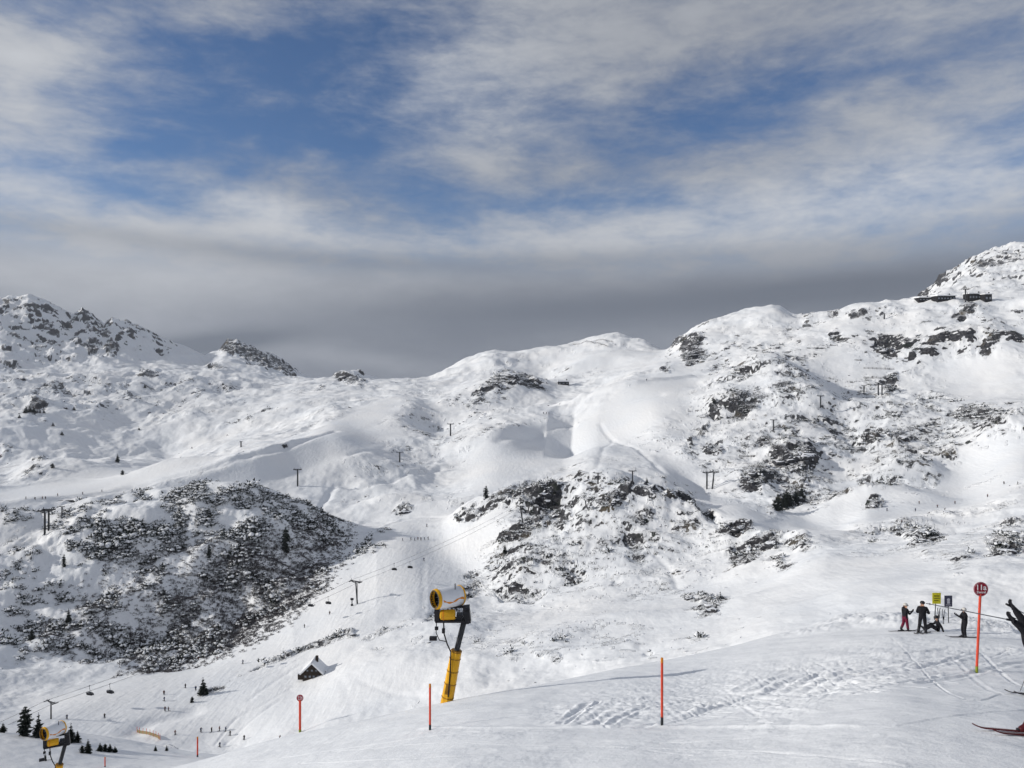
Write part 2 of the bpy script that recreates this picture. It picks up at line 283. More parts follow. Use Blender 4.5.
def catmull(p, n=7):
    p = [p[0]]+list(p)+[p[-1]]; out = []
    for i in range(1, len(p)-2):
        a, b, c, d_ = [np.array(q) for q in p[i-1:i+3]]
        for t in np.linspace(0, 1, n, endpoint=False):
            out.append(.5*((2*b)+(-a+c)*t+(2*a-5*b+4*c-d_)*t*t+(-a+3*b-3*c+d_)*t**3))
    out.append(np.array(p[-2])); return out
for pts, w, dp, berm in TR:
    q = catmull(pts); A = np.array(q)
    sel = (Xn > A[:, 0].min()-1) & (Xn < A[:, 0].max()+1) & (Yn > A[:, 1].min()-1) & (Yn < A[:, 1].max()+1)
    if not sel.any(): continue
    x = Xn[sel]; y = Yn[sel]; best = np.full(x.shape, 9.)
    for a_, b_ in zip(A[:-1], A[1:]):
        e = b_-a_; L = max(float(e@e), 1e-6); t = np.clip(((x-a_[0])*e[0]+(y-a_[1])*e[1])/L, 0, 1)
        best = np.minimum(best, np.hypot(x-a_[0]-t*e[0], y-a_[1]-t*e[1]))
    wob = 1+.5*perlin(x/.7, y/.7)
    g = -dp*np.exp(-(best/w)**2)*wob + abs(dp)*berm*np.exp(-((best-1.7*w)/(.6*w))**2)*wob
    dz[sel] += g
ZZ[:, :nr0] += dz*.85
# roads, banks, drawn tracks further off: bearing/height pairs; width m, depth m
FT = []
def ftrack(s, w, dp): FT.append((P(s), w, dp))
ftrack("0,505 60,497 120,490 190,471 250,455 300,441 335,431", 4, 2.6)
ftrack("0,487 80,479 160,464 220,448 300,430", 4, -.8)
ftrack("600,424 612,440 640,452 665,474", 2.6, .9); ftrack("590,470 600,458 612,440", 2.5, .6)
ftrack("500,440 560,425 600,412 660,395", 6, 2)
ftrack("560,405 600,393 640,382 690,377", 6, -3)
ftrack("655,555 668,568 678,588", 1.6, .5)
ftrack("810,358 840,353 870,350 915,360", 3, 2.0)
ftrack("560,346 600,346 640,350", 3, 1.5)
ftrack("350,455 380,452 430,458 470,450", 3, 1.2); ftrack("290,505 330,492 370,486 440,470", 3, 1.5)
ftrack("390,520 430,517 470,500", 2, 1.0); ftrack("300,560 350,540 400,520", 2, -.6)
ftrack("250,700 290,672 320,655", 1.0, .25); ftrack("260,690 300,685 350,700 400,712", 1.2, .1)
ftrack("215,745 235,720 262,705 290,690", .5, .25); ftrack("225,745 250,722 280,700", .5, .25); ftrack("340,670 380,690 440,700", 1.4, .08)
ftrack("135,732 150,722 175,716 190,712", 4, 1.2); ftrack("360,680 390,692 420,698", 1.2, .1)
NV = project_v(ZZ)
for s, w, dp in FT:
    A = np.array(catmull([gxy(*p) for p in s], 5))
    m = 4*w+5
    sel = (XX > A[:, 0].min()-m) & (XX < A[:, 0].max()+m) & (YY > A[:, 1].min()-m) & (YY < A[:, 1].max()+m) & ~near
    if not sel.any(): continue
    x = XX[sel]; y = YY[sel]; best = np.full(x.shape, 99.)
    for a_, b_ in zip(A[:-1], A[1:]):
        e = b_-a_; L = max(float(e@e), 1e-6); t = np.clip(((x-a_[0])*e[0]+(y-a_[1])*e[1])/L, 0, 1)
        best = np.minimum(best, np.hypot(x-a_[0]-t*e[0], y-a_[1]-t*e[1]))
    ZZ[sel] -= dp*np.exp(-(best/w)**2)
# ------------------------------------------------------------------ slope, bare rock
def grad(Z):
    dr = np.gradient(Z, axis=1)/np.gradient(RR, axis=1)
    dRc = np.gradient(RR, axis=0)
    dth = np.gradient(TH)[:, None]
    dc = (np.gradient(Z, axis=0)-dr*dRc)/(dth*RR)       # along the tangent
    return dr, dc
gr, gc = grad(ZZ); SL = np.hypot(gr, gc)
n1 = np.zeros_like(ZZ)
for lam, am in ((26, .30), (13, .42), (6.5, .50), (3.2, .52), (1.6, .5), (.9, .4)):
    n1 += perlin((XX-wx)/lam+lam, (YY+.3*XX)/lam*1.9)*am*smooth(1.3, 2.6, lam/CELL)
DRe = DR
Q = n1*1.0 + np.clip(SL-.55, -.4, 1.0)*.45
THR = .56 - .84*np.clip(DRe, 0, 1.1)
ROCK = np.clip(.54+(Q-THR)*3.2, 0, 1)*smooth(.03, .12, DR)
# lone stones and tufts on open ungroomed slopes
lone = perlin(XX/5.5+40, YY/5.5)*.6+perlin(XX/2.4, YY/2.4+3)*.5*smooth(1.2, 2.4, 2.4/CELL)+perlin(XX/70, YY/70+8)*.5
ROCK = np.maximum(ROCK, np.clip(.5+(lone-.80)*4, 0, 1)*rough)
ROCK = np.where(far, ROCK, 0)
# a scatter of lone stones and tufts on open ungroomed slopes
# ------------------------------------------------------------------ mesh
def new_mesh(name, verts, faces, smooth_=True):
    me = bpy.data.meshes.new(name)
    verts = np.asarray(verts, np.float32); faces = np.asarray(faces, np.int32)
    nv, nf, k = len(verts), len(faces), faces.shape[1]
    me.vertices.add(nv); me.vertices.foreach_set("co", verts.ravel())
    me.loops.add(nf*k); me.loops.foreach_set("vertex_index", faces.ravel())
    me.polygons.add(nf); me.polygons.foreach_set("loop_start", np.arange(0, nf*k, k, dtype=np.int32))
    me.polygons.foreach_set("loop_total", np.full(nf, k, np.int32))
    me.polygons.foreach_set("use_smooth", np.full(nf, smooth_, bool))
    me.update(calc_edges=True); return me
V3 = np.stack([XX, YY, ZZ], -1).reshape(-1, 3)
i = np.arange(NC)[:, None]; j = np.arange(NR-1)[None, :]
i2 = (i+1) % NC
quads = np.stack([i*NR+j, i2*NR+j, i2*NR+j+1, i*NR+j+1], -1).reshape(-1, 4)
quads = quads[:, ::-1] if False else quads
me = new_mesh("snow_ground", V3, quads)
at = me.attributes.new("rock", 'FLOAT', 'POINT'); at.data.foreach_set("value", ROCK.astype(np.float32).ravel())
at = me.attributes.new("groom", 'FLOAT', 'POINT'); at.data.foreach_set("value", np.where(near, .0, DG).astype(np.float32).ravel())
ground = bpy.data.objects.new("snow_ground", me); COL.objects.link(ground); ground["kind"] = "structure"
# cap under the camera
NV = np.minimum.accumulate(project_v(ZZ), axis=1)
NVs = project_v(ZZ)
def hit(u, v, rmin=0.):
    """the nearest ground seen at a bearing and height"""
    th = math.atan((u-CU)/F); c = int(np.clip(np.searchsorted(TH, th), 1, NC-1))
    w = (th-TH[c-1])/(TH[c]-TH[c-1]); c = c if w > .5 else c-1
    row = NVs[c]; ok_ = (row <= v) & (RR[c] >= rmin)
    i_ = int(np.argmax(ok_)); i_ = max(i_, 1)
    t = 0.
    if row[i_-1] > v: t = (row[i_-1]-v)/max(row[i_-1]-row[i_], 1e-6)
    r = RR[c, i_-1]*(1-t)+RR[c, i_]*t
    x = r*math.sin(th); y = r*math.cos(th)
    return Vector((x, y, gz(x, y)))
def gz(x, y):
    th = math.atan2(x, y); r = math.hypot(x, y)
    c = int(np.clip(np.searchsorted(TH, th), 1, NC-1)); w = (th-TH[c-1])/(TH[c]-TH[c-1])
    return float(np.interp(r, RR[c-1], ZZ[c-1])*(1-w)+np.interp(r, RR[c], ZZ[c])*w)
# ------------------------------------------------------------------ materials
def mat(name, col, rough=.6, metal=0., noise=0., scale=8., bump=0., spec=.18, snow=0.):
    m = bpy.data.materials.new(name); m.use_nodes = True; nt = m.node_tree; b = nt.nodes["Principled BSDF"]
    b.inputs["Roughness"].default_value = rough; b.inputs["Metallic"].default_value = metal; b.inputs["Specular IOR Level"].default_value = spec
    b.inputs["Base Color"].default_value = (*col, 1)
    tc = nt.nodes.new("ShaderNodeTexCoord"); n = nt.nodes.new("ShaderNodeTexNoise"); n.inputs["Scale"].default_value = scale; n.inputs["Detail"].default_value = 5
    nt.links.new(tc.outputs["Object"], n.inputs["Vector"])
    out = None
    r = nt.nodes.new("ShaderNodeMapRange"); r.inputs["From Min"].default_value = .25; r.inputs["From Max"].default_value = .75
    r.inputs["To Min"].default_value = 1-noise; r.inputs["To Max"].default_value = 1+noise
    nt.links.new(n.outputs["Fac"], r.inputs["Value"])
    mx = nt.nodes.new("ShaderNodeVectorMath"); mx.operation = 'SCALE'; mx.inputs[0].default_value = col
    nt.links.new(r.outputs["Result"], mx.inputs["Scale"]); out = mx.outputs[0]
    if snow > 0:
        g = nt.nodes.new("ShaderNodeNewGeometry"); sp = nt.nodes.new("ShaderNodeSeparateXYZ"); nt.links.new(g.outputs["Normal"], sp.inputs[0])
        ad = nt.nodes.new("ShaderNodeMath"); ad.operation = 'MULTIPLY_ADD'; ad.inputs[1].default_value = .9; nt.links.new(n.outputs["Fac"], ad.inputs[0]); nt.links.new(sp.outputs["Z"], ad.inputs[2])
        mr = nt.nodes.new("ShaderNodeMapRange"); mr.inputs["From Min"].default_value = 1.45-snow; mr.inputs["From Max"].default_value = 1.60-snow; nt.links.new(ad.outputs[0], mr.inputs["Value"])
        mc = nt.nodes.new("ShaderNodeMix"); mc.data_type = 'RGBA'; nt.links.new(mr.outputs["Result"], mc.inputs["Factor"]); nt.links.new(out, mc.inputs["A"]); mc.inputs["B"].default_value = (.8, .82, .86, 1)
        out = mc.outputs["Result"]
    nt.links.new(out, b.inputs["Base Color"])
    if bump > 0:
        bp = nt.nodes.new("ShaderNodeBump"); bp.inputs["Strength"].default_value = bump; bp.inputs["Distance"].default_value = .02
        nt.links.new(n.outputs["Fac"], bp.inputs["Height"]); nt.links.new(bp.outputs["Normal"], b.inputs["Normal"])
    return m
def snow_ground_material():
    m = bpy.data.materials.new("snow_and_rock"); m.use_nodes = True; nt = m.node_tree; N = nt.nodes; L = nt.links; b = N["Principled BSDF"]
    geo = N.new("ShaderNodeNewGeometry")
    ar = N.new("ShaderNodeAttribute"); ar.attribute_name = "rock"; ag = N.new("ShaderNodeAttribute"); ag.attribute_name = "groom"
    def noise(scale, det=4, vec=None, rough=.55):
        n = N.new("ShaderNodeTexNoise"); n.inputs["Scale"].default_value = scale; n.inputs["Detail"].default_value = det; n.inputs["Roughness"].default_value = rough
        L.new(vec or geo.outputs["Position"], n.inputs["Vector"]); return n.outputs["Fac"]
    def math_(op, a, b_=None, c=None, clamp=False):
        n = N.new("ShaderNodeMath"); n.operation = op; n.use_clamp = clamp
        for k, v in enumerate((a, b_, c)):
            if v is None: continue
            if isinstance(v, (int, float)): n.inputs[k].default_value = v
            else: L.new(v, n.inputs[k])
        return n.outputs[0]
    def mr(v, a, b_, c=0., d_=1.):
        n = N.new("ShaderNodeMapRange"); n.inputs["From Min"].default_value = a; n.inputs["From Max"].default_value = b_; n.inputs["To Min"].default_value = c; n.inputs["To Max"].default_value = d_
        L.new(v, n.inputs["Value"]); return n.outputs["Result"]
    def mix(f, a, b_):
        n = N.new("ShaderNodeMix"); n.data_type = 'RGBA'; L.new(f, n.inputs["Factor"])
        for k, v in (("A", a), ("B", b_)):
            if isinstance(v, tuple): n.inputs[k].default_value = (*v, 1)
            else: L.new(v, n.inputs[k])
        return n.outputs["Result"]
    fine = noise(1.1, 3, rough=.7)
    f = math_('ADD', ar.outputs["Fac"], math_('MULTIPLY', math_('SUBTRACT', fine, .5), .55))
    rockf = mr(f, .44, .60)
    on = mr(ar.outputs["Fac"], .01, .08); rockf = math_('MULTIPLY', rockf, on)
    nsp = N.new('ShaderNodeSeparateXYZ'); L.new(geo.outputs['Normal'], nsp.inputs[0])
    lie = mr(math_('ADD', nsp.outputs['Z'], math_('MULTIPLY', math_('SUBTRACT', fine, .5), 1.1)), .84, .95, 0., .78)
    rockf = math_('MULTIPLY', rockf, math_('SUBTRACT', 1., lie))
    rc = mix(mr(noise(.35, 3), .35, .65), (.016, .017, .021), (.085, .083, .088))
    rc = mix(mr(noise(.05, 2), .58, .75), rc, (.12, .10, .07))
    rc = mix(mr(noise(.12, 2), .6, .7), rc, (.022, .028, .022))
    sc = mix(mr(noise(.02, 2), .3, .7), (.82, .845, .88), (.87, .875, .885))
    L.new(mix(rockf, sc, rc), b.inputs["Base Color"])
    b.inputs["Roughness"].default_value = .7; b.inputs["Specular IOR Level"].default_value = .1
    # relief too fine for the sheet: grain near by, wind crust and ski lines far off
    st = N.new("ShaderNodeMapping"); st.inputs["Rotation"].default_value = (0, 0, R(35)); st.inputs["Scale"].default_value = (1, .12, 1); L.new(geo.outputs["Position"], st.inputs["Vector"])
    lines = noise(.55, 2, st.outputs["Vector"])
    hgt = math_('MULTIPLY', lines, math_('MULTIPLY', ag.outputs["Fac"], .22))
    ln = N.new("ShaderNodeVectorMath"); ln.operation = 'LENGTH'; L.new(geo.outputs["Position"], ln.inputs[0])
    hgt = math_('ADD', hgt, math_('MULTIPLY', noise(22, 2), mr(ln.outputs["Value"], 15, 70, .012, 0.)))
    hgt = math_('ADD', hgt, math_('MULTIPLY', noise(3.2, 2), mr(ln.outputs["Value"], 60, 350, .03, 0.)))
    hgt = math_('ADD', hgt, math_('MULTIPLY', noise(.30, 2), .30))
    hgt = math_('ADD', hgt, math_('MULTIPLY', math_('MULTIPLY', fine, on), .8))
    bp = N.new("ShaderNodeBump"); bp.inputs["Strength"].default_value = 1.0; bp.inputs["Distance"].default_value = 1.0
    L.new(hgt, bp.inputs["Height"]); L.new(bp.outputs["Normal"], b.inputs["Normal"])
    return m
me.materials.append(snow_ground_material())
# ------------------------------------------------------------------ light, sky, camera
SUN_EL, SUN_AZ = 20., -95.       # azimuth from straight ahead, left negative
sd = Vector((math.sin(R(SUN_AZ))*math.cos(R(SUN_EL)), math.cos(R(SUN_AZ))*math.cos(R(SUN_EL)), math.sin(R(SUN_EL))))
sl = bpy.data.lights.new("sun", 'SUN'); sl.energy = 3.5; sl.angle = R(1.2); sl.color = (1, .95, .87)
so = bpy.data.objects.new("sun", sl); COL.objects.link(so); so.rotation_euler = (-sd).to_track_quat('-Z', 'Y').to_euler()
W = bpy.data.worlds.new("World"); S.world = W; W.use_nodes = True
def build_sky():
    nt = W.node_tree; N = nt.nodes; L = nt.links; N.clear()
    out = N.new("ShaderNodeOutputWorld"); bg = N.new("ShaderNodeBackground"); L.new(bg.outputs[0], out.inputs["Surface"])
    sky = N.new("ShaderNodeTexSky"); sky.sky_type = 'NISHITA'; sky.sun_disc = False; sky.sun_elevation = R(SUN_EL); sky.sun_rotation = R(SUN_AZ); sky.altitude = 2000; sky.air_density = 1.0; sky.dust_density = .6
    STR = .10; bg.inputs["Strength"].default_value = STR
    tc = N.new("ShaderNodeTexCoord"); D = tc.outputs["Generated"]
    def M(op, a, b=None, c=None, clamp=False):
        n = N.new("ShaderNodeMath"); n.operation = op; n.use_clamp = clamp
        for k, v in enumerate((a, b, c)):
            if v is None: continue
            if isinstance(v, (int, float)): n.inputs[k].default_value = v
            else: L.new(v, n.inputs[k])
        return n.outputs[0]
    def mr(v, a, b, c=0., d_=1., t='SMOOTHSTEP'):
        n = N.new("ShaderNodeMapRange"); n.interpolation_type = t
        for k, q in zip(("From Min", "From Max", "To Min", "To Max"), (a, b, c, d_)): n.inputs[k].default_value = q
        L.new(v, n.inputs["Value"]); return n.outputs["Result"]
    def mix(f, a, b):
        n = N.new("ShaderNodeMix"); n.data_type = 'RGBA'
        if isinstance(f, (int, float)): n.inputs["Factor"].default_value = f
        else: L.new(f, n.inputs["Factor"])
        for k, v in (("A", a), ("B", b)):
            if isinstance(v, tuple): n.inputs[k].default_value = (*[q/STR for q in v], 1)
            else: L.new(v, n.inputs[k])
        return n.outputs["Result"]
    sp = N.new("ShaderNodeSeparateXYZ"); L.new(D, sp.inputs[0]); X, Y, Z = sp.outputs
    az = M('ARCTAN2', X, Y); el = M('ARCSINE', Z)      # radians
    # cloud-plane position
    zz = M('MAXIMUM', M('ADD', Z, .07), .03)
    cx = M('DIVIDE', X, zz); cy = M('DIVIDE', Y, zz)
    cb = N.new("ShaderNodeCombineXYZ"); L.new(M("MULTIPLY", az, 1.), cb.inputs[0]); L.new(M("MULTIPLY", el, 1.75), cb.inputs[1])
    def noise(scale, det=6, rough=.55, rot=0., sx=1., sy=1., off=0., dist=0.):
        mp = N.new("ShaderNodeMapping"); mp.inputs["Rotation"].default_value = (0, 0, R(rot)); mp.inputs["Scale"].default_value = (sx, sy, 1); mp.inputs["Location"].default_value = (off, off*.7, off)
        L.new(cb.outputs[0], mp.inputs["Vector"])
        n = N.new("ShaderNodeTexNoise"); n.inputs["Scale"].default_value = scale; n.inputs["Detail"].default_value = det; n.inputs["Roughness"].default_value = rough; n.inputs["Distortion"].default_value = dist
        L.new(mp.outputs[0], n.inputs["Vector"]); return n.outputs["Fac"]
    def blob(u, v, ru, rv, rot=0.):       # a soft patch of sky at a bearing and elevation
        a0 = math.atan((u-CU)/F); e0 = math.atan((HV-v)/math.hypot(F, u-CU))
        c, s = math.cos(R(rot)), math.sin(R(rot))
        da = M('SUBTRACT', az, a0); de = M('SUBTRACT', el, e0)
        p = M('ADD', M('MULTIPLY', da, c*F/ru), M('MULTIPLY', de, s*F/ru)); q = M('ADD', M('MULTIPLY', da, -s*F/rv), M('MULTIPLY', de, c*F/rv))
        return M('POWER', 2.718, M('MULTIPLY', M('ADD', M('MULTIPLY', p, p), M('MULTIPLY', q, q)), -1.))
    n_big = noise(2.4, 3, .5, 10, 1, 1.0, 3.1, .2); n_st = noise(5.0, 7, .60, -10, .85, 1.25, 7.7, .25); n_f = noise(21, 6, .66, 6, .8, 1.2, 1.3, .25)
    # openings in the cloud
    op = None
    for (u, v, ru, rv, rot, k) in ((225, 60, 165, 75, -10, .84), (290, 135, 120, 42, -5, .60), (150, 145, 60, 30, 10, .6), (590, 205, 120, 20, 0, .72), (850, 60, 200, 40, 18, .62), (640, 120, 170, 40, 0, .5), (450, 200, 90, 30, -10, .5), (130, 190, 90, 14, -10, .3), (360, 20, 100, 60, 0, .6), (1500, 100, 300, 120, 0, .6), (-700, 150, 300, 160, 0, .6)):
        b_ = M('MULTIPLY', blob(u, v, ru, rv, rot), k); op = b_ if op is None else M('ADD', op, b_)
    cov = M('ADD', M('MULTIPLY', M('SUBTRACT', n_st, .5), 1.7), M('MULTIPLY', M('SUBTRACT', n_big, .5), .8))
    cov = M('ADD', cov, M('MULTIPLY', M('SUBTRACT', n_f, .5), .75))
    cov = M('SUBTRACT', M('ADD', cov, .86), M('MULTIPLY', op, .82))
    cov = mr(cov, .02, 1.02)
    # cloud brightness: grey deck low down, light veils above
    e = el
    bright = mr(e, .16, .34, 0., 1.)
    wht = None
    for (u, v, ru, rv, rot, k) in ((60, 195, 260, 40, -4, .75), (30, 90, 110, 90, 0, .6), (120, 295, 330, 50, 0, .45), (400, 245, 330, 20, 0, .25), (780, 215, 330, 38, 3, .95), (450, 90, 130, 80, 0, .55), (960, 150, 160, 60, 10, .5), (90, 272, 170, 24, 0, .32), (260, 205, 70, 18, -12, .6), (330, 355, 130, 12, -8, .4)):
        b_ = M('MULTIPLY', blob(u, v, ru, rv, rot), k); wht = b_ if wht is None else M('ADD', wht, b_)
    tone = M('ADD', M('MULTIPLY', wht, .75), M('MULTIPLY', M('SUBTRACT', n_st, .5), .7))
    tone = M('ADD', tone, M('MULTIPLY', M('SUBTRACT', n_f, .5), .32)); tone = M('ADD', tone, M('MULTIPLY', bright, .22))
    tone = M('MAXIMUM', M('MINIMUM', tone, 1.), 0.)
    cloud = mix(tone, (.235, .255, .30), (.58, .60, .635))
    lowdark = None
    for (u, v, ru, rv, rot, k) in ((760, 297, 330, 24, 1, .75), (450, 340, 150, 30, 0, .5), (205, 345, 90, 12, 8, 1.2), (520, 262, 300, 12, 1, .35), (560, 315, 220, 18, 0, .35), (180, 243, 230, 10, -3, .35), (900, 280, 160, 14, 2, .4)):
        b_ = M('MULTIPLY', blob(u, v, ru, rv, rot), k); lowdark = b_ if lowdark is None else M('ADD', lowdark, b_)
    cloud = mix(M('MINIMUM', lowdark, 1.), cloud, (.155, .175, .215))
    # clear sky deepened to the photographed blue
    sb = N.new("ShaderNodeMix"); sb.data_type = 'RGBA'; sb.blend_type = 'MULTIPLY'; sb.inputs["Factor"].default_value = 1.
    L.new(sky.outputs[0], sb.inputs["A"]); sb.inputs["B"].default_value = (.56, .72, .93, 1)
    cf = M('MAXIMUM', cov, mr(el, .24, .12, 0., 1.))
    L.new(mix(cf, sb.outputs["Result"], cloud), bg.inputs["Color"])
build_sky()
cam = bpy.data.cameras.new("camera"); cam.sensor_fit = 'HORIZONTAL'; cam.sensor_width = 36; cam.lens = 36*F/1024; cam.clip_start = .1; cam.clip_end = 20000
co = bpy.data.objects.new("camera", cam); COL.objects.link(co); co.location = (0, 0, 0); co.rotation_euler = (R(90), 0, 0); S.camera = co
S.view_settings.view_transform = 'Standard'; S.view_settings.look = 'None'; S.view_settings.exposure = .06; S.view_settings.gamma = 1
S.render.engine = 'CYCLES'; S.cycles.use_denoising = True; S.cycles.max_bounces = 3; S.cycles.diffuse_bounces = 2; S.cycles.use_adaptive_sampling = True; S.cycles.adaptive_threshold = .03
# ------------------------------------------------------------------ scattered scrub and stones (nobody could count them)
def ico(sub=1):
    bm = bmesh.new(); bmesh.ops.create_icosphere(bm, subdivisions=sub, radius=1); v = np.array([q.co[:] for q in bm.verts]); f = np.array([[a.index for a in q.verts] for q in bm.faces]); bm.free(); return v, f
IV, IF = ico(2); IV1, IF1 = ico(1)
def rock_tpl(k):
    g = np.random.default_rng(k); v = IV.copy()
    for _ in range(9):            # chop flats to make it angular
        n = g.normal(size=3); n /= np.linalg.norm(n); d_ = g.uniform(.45, .8); q = v@n; over = q > d_
        v[over] -= np.outer(q[over]-d_, n)
    v *= g.uniform(.7, 1.2, 3)*np.array([1, .9, .75]); return v, IF, np.zeros(len(IF), int)
def bush_tpl(k, cards=30, snow=5):
    g = np.random.default_rng(100+k); V = []; Fc = []; Mi = []
    for _ in range(cards):
        c = g.normal(size=3)*np.array([.45, .45, .42]); c[2] = abs(c[2])*1.1
        d_ = c+np.array([0, 0, .25])+g.normal(size=3)*.3; d_ /= np.linalg.norm(d_); s_ = np.cross(d_, g.normal(size=3)); s_ /= np.linalg.norm(s_)
        L_ = g.uniform(.3, .62); w_ = g.uniform(.08, .2); b_ = len(V)
        V += [c-s_*w_, c+s_*w_, c+d_*L_]; Fc.append([b_, b_+1, b_+2]); Mi.append(0)
        n_ = np.cross(d_, s_); V += [c-n_*w_, c+n_*w_, c+d_*L_*.9]; Fc.append([b_+3, b_+4, b_+5]); Mi.append(0)
    for _ in range(snow):
        c = g.normal(size=3)*np.array([.42, .42, .1]); c[2] = .62+abs(c[2]); sz = g.uniform(.16, .38); b_ = len(V)
        for q in IV1: V.append(c+q*sz*np.array([1.1, 1.1, .8]))
        for f in IF1: Fc.append(list(f+b_)); Mi.append(1)
    return np.array(V), np.array(Fc), np.array(Mi)
def scatter(name, pos, scl, tpls, mats, squash=None, sink=.15):
    Vs = []; Fs = []; Ms = []; off = 0; g = np.random.default_rng(len(pos)); tid = g.integers(0, len(tpls), len(pos))
    for t in range(len(tpls)):
        v, f, mi = tpls[t]; sel = np.where(tid == t)[0]
        if not len(sel): continue
        a = g.uniform(0, 2*np.pi, len(sel)); c, s_ = np.cos(a), np.sin(a); sc_ = scl[sel]; zs = sc_*g.uniform(.7, 1.15, len(sel))
        X = (v[None, :, 0]*c[:, None]-v[None, :, 1]*s_[:, None])*sc_[:, None]+pos[sel, 0:1]
        Y = (v[None, :, 0]*s_[:, None]+v[None, :, 1]*c[:, None])*sc_[:, None]+pos[sel, 1:2]
        Zc = v[None, :, 2]*zs[:, None]+pos[sel, 2:3]-sink*sc_[:, None]
        Vs.append(np.stack([X, Y, Zc], -1).reshape(-1, 3)); Fs.append((f[None]+(np.arange(len(sel))*len(v))[:, None, None]).reshape(-1, 3)+off); off += len(sel)*len(v)
        Ms.append(np.tile(mi, len(sel)))
    m_ = new_mesh(name, np.concatenate(Vs), np.concatenate(Fs), False)
    for q in mats: m_.materials.append(q)
    m_.polygons.foreach_set("material_index", np.concatenate(Ms).astype(np.int32))
    o = bpy.data.objects.new(name, m_); COL.objects.link(o); o["kind"] = "stuff"; return o
# cell areas weighted towards what the size of the ground warrants
DCOL = np.gradient(TH)[:, None]; AREA = np.abs(DCOL*RR*np.gradient(RR, axis=1))
infr = (UU > -150) & (UU < 1180) & (np.abs(TH)[:, None] < R(45))
def pick(w, n, seed):
    g = np.random.default_rng(seed); w = (w*infr).ravel(); cs = np.cumsum(w); k = np.searchsorted(cs, g.uniform(0, cs[-1], n)); k = np.clip(k, 0, len(cs)-1)
    ci, ri = k//NR, k % NR
    c2 = np.clip(ci+1, 0, NC-1); r2 = np.clip(ri+1, 0, NR-1); a = g.uniform(0, 1, n); b = g.uniform(0, 1, n)
    def bl(A): return (A[ci, ri]*(1-a)+A[c2, ri]*a)*(1-b)+(A[ci, r2]*(1-a)+A[c2, r2]*a)*b
    return np.stack([bl(XX), bl(YY), bl(ZZ)], 1), bl(RR)
M_NEEDLE = mat("dwarf_pine_needles", (.022, .028, .022), .8, noise=.5, scale=.8)
M_TWIG = mat("bare_alder_twigs", (.115, .105, .11), .8, noise=.35, scale=.6)
M_SNOWLUMP = mat("lying_snow", (.84, .855, .88), .6)
M_STONE = mat("weathered_stone", (.075, .075, .082), .85, noise=.5, scale=.9, snow=.62)
bt = [bush_tpl(k) for k in range(5)]; tt = [bush_tpl(20+k, 20, 0) for k in range(4)]; rt_ = [rock_tpl(k) for k in range(6)]
VF = project_v(ZZ)
cl = .5+perlin(XX/16, YY/16)*1.2+perlin(XX/5, YY/5)*.8
# dwarf pine over the hill on the left: thick along the shoulder, in bands lower down
cl2 = smooth(-.15, .35, perlin(XX/22+6, YY/15)+.5*perlin(XX/9, YY/7))
pine = DS*cl2*(.12+.88*smooth(60, 160, UU))
band = region(P("175,533,90,13,-4,5 245,525,45,12,0,4 110,545,50,14,0,3.5 308,515,40,12,28,1.4 230,495,70,9,0,1.0 60,520,50,12,0,.8 40,600,60,30,0,.6 60,640,70,18,0,1.0 130,655,70,10,0,1.2"), UU, VF, .4)*(RR > 340)*(RR < 560)
p_, r_ = pick(AREA*(pine*.8+band*np.clip(cl2, .06, 1.)), 5200, 21)
scatter("dwarf_pine_scrub", p_, np.random.default_rng(1).gamma(5., .26, len(p_)), bt, [M_NEEDLE, M_SNOWLUMP])
tw = region(P("225,598,100,42,-28,1.6 262,572,76,30,-32,2.0 140,610,60,34,0,.5 200,560,90,22,0,.8 120,640,90,20,0,.5"), UU, VF, .6)*(RR > 340)*(RR < 520)*np.clip(cl2, .35, 1.)
p_, r_ = pick(AREA*tw, 12000, 22)
scatter("bare_alder_scrub", p_, np.random.default_rng(2).uniform(.45, 1.2, len(p_)), tt, [M_TWIG, M_SNOWLUMP])
# scrub and stones among the outcrops everywhere else
p_, r_ = pick(AREA*np.clip(DR-.2, 0, 1)**1.3*np.clip(cl, .05, 1.5)*(RR > 150)*(RR < 1600)/(1+RR/500)**1.2, 6500, 23)
scatter("scree_stones", p_, np.random.default_rng(3).gamma(3., .26, len(p_))*(.5+r_/800), rt_, [M_STONE])
p_, r_ = pick(AREA*np.clip(DR-.15, 0, 1)**1.2*cl2*(RR > 200)*(RR < 1100)/(1+RR/500)**1.2, 3000, 24)
scatter("low_pine_scrub", p_, np.random.default_rng(4).gamma(4., .22, len(p_))*(.7+r_/1100), bt, [M_NEEDLE, M_SNOWLUMP])
p_, r_ = pick(AREA*rough*np.clip(cl-.5, 0, 1)**2*(RR > 130)*(RR < 1500)/(1+RR/400)**2, 600, 25)
scatter("lone_stones", p_, np.random.default_rng(5).gamma(2.5, .22, len(p_))*(.5+r_/800), rt_, [M_STONE])
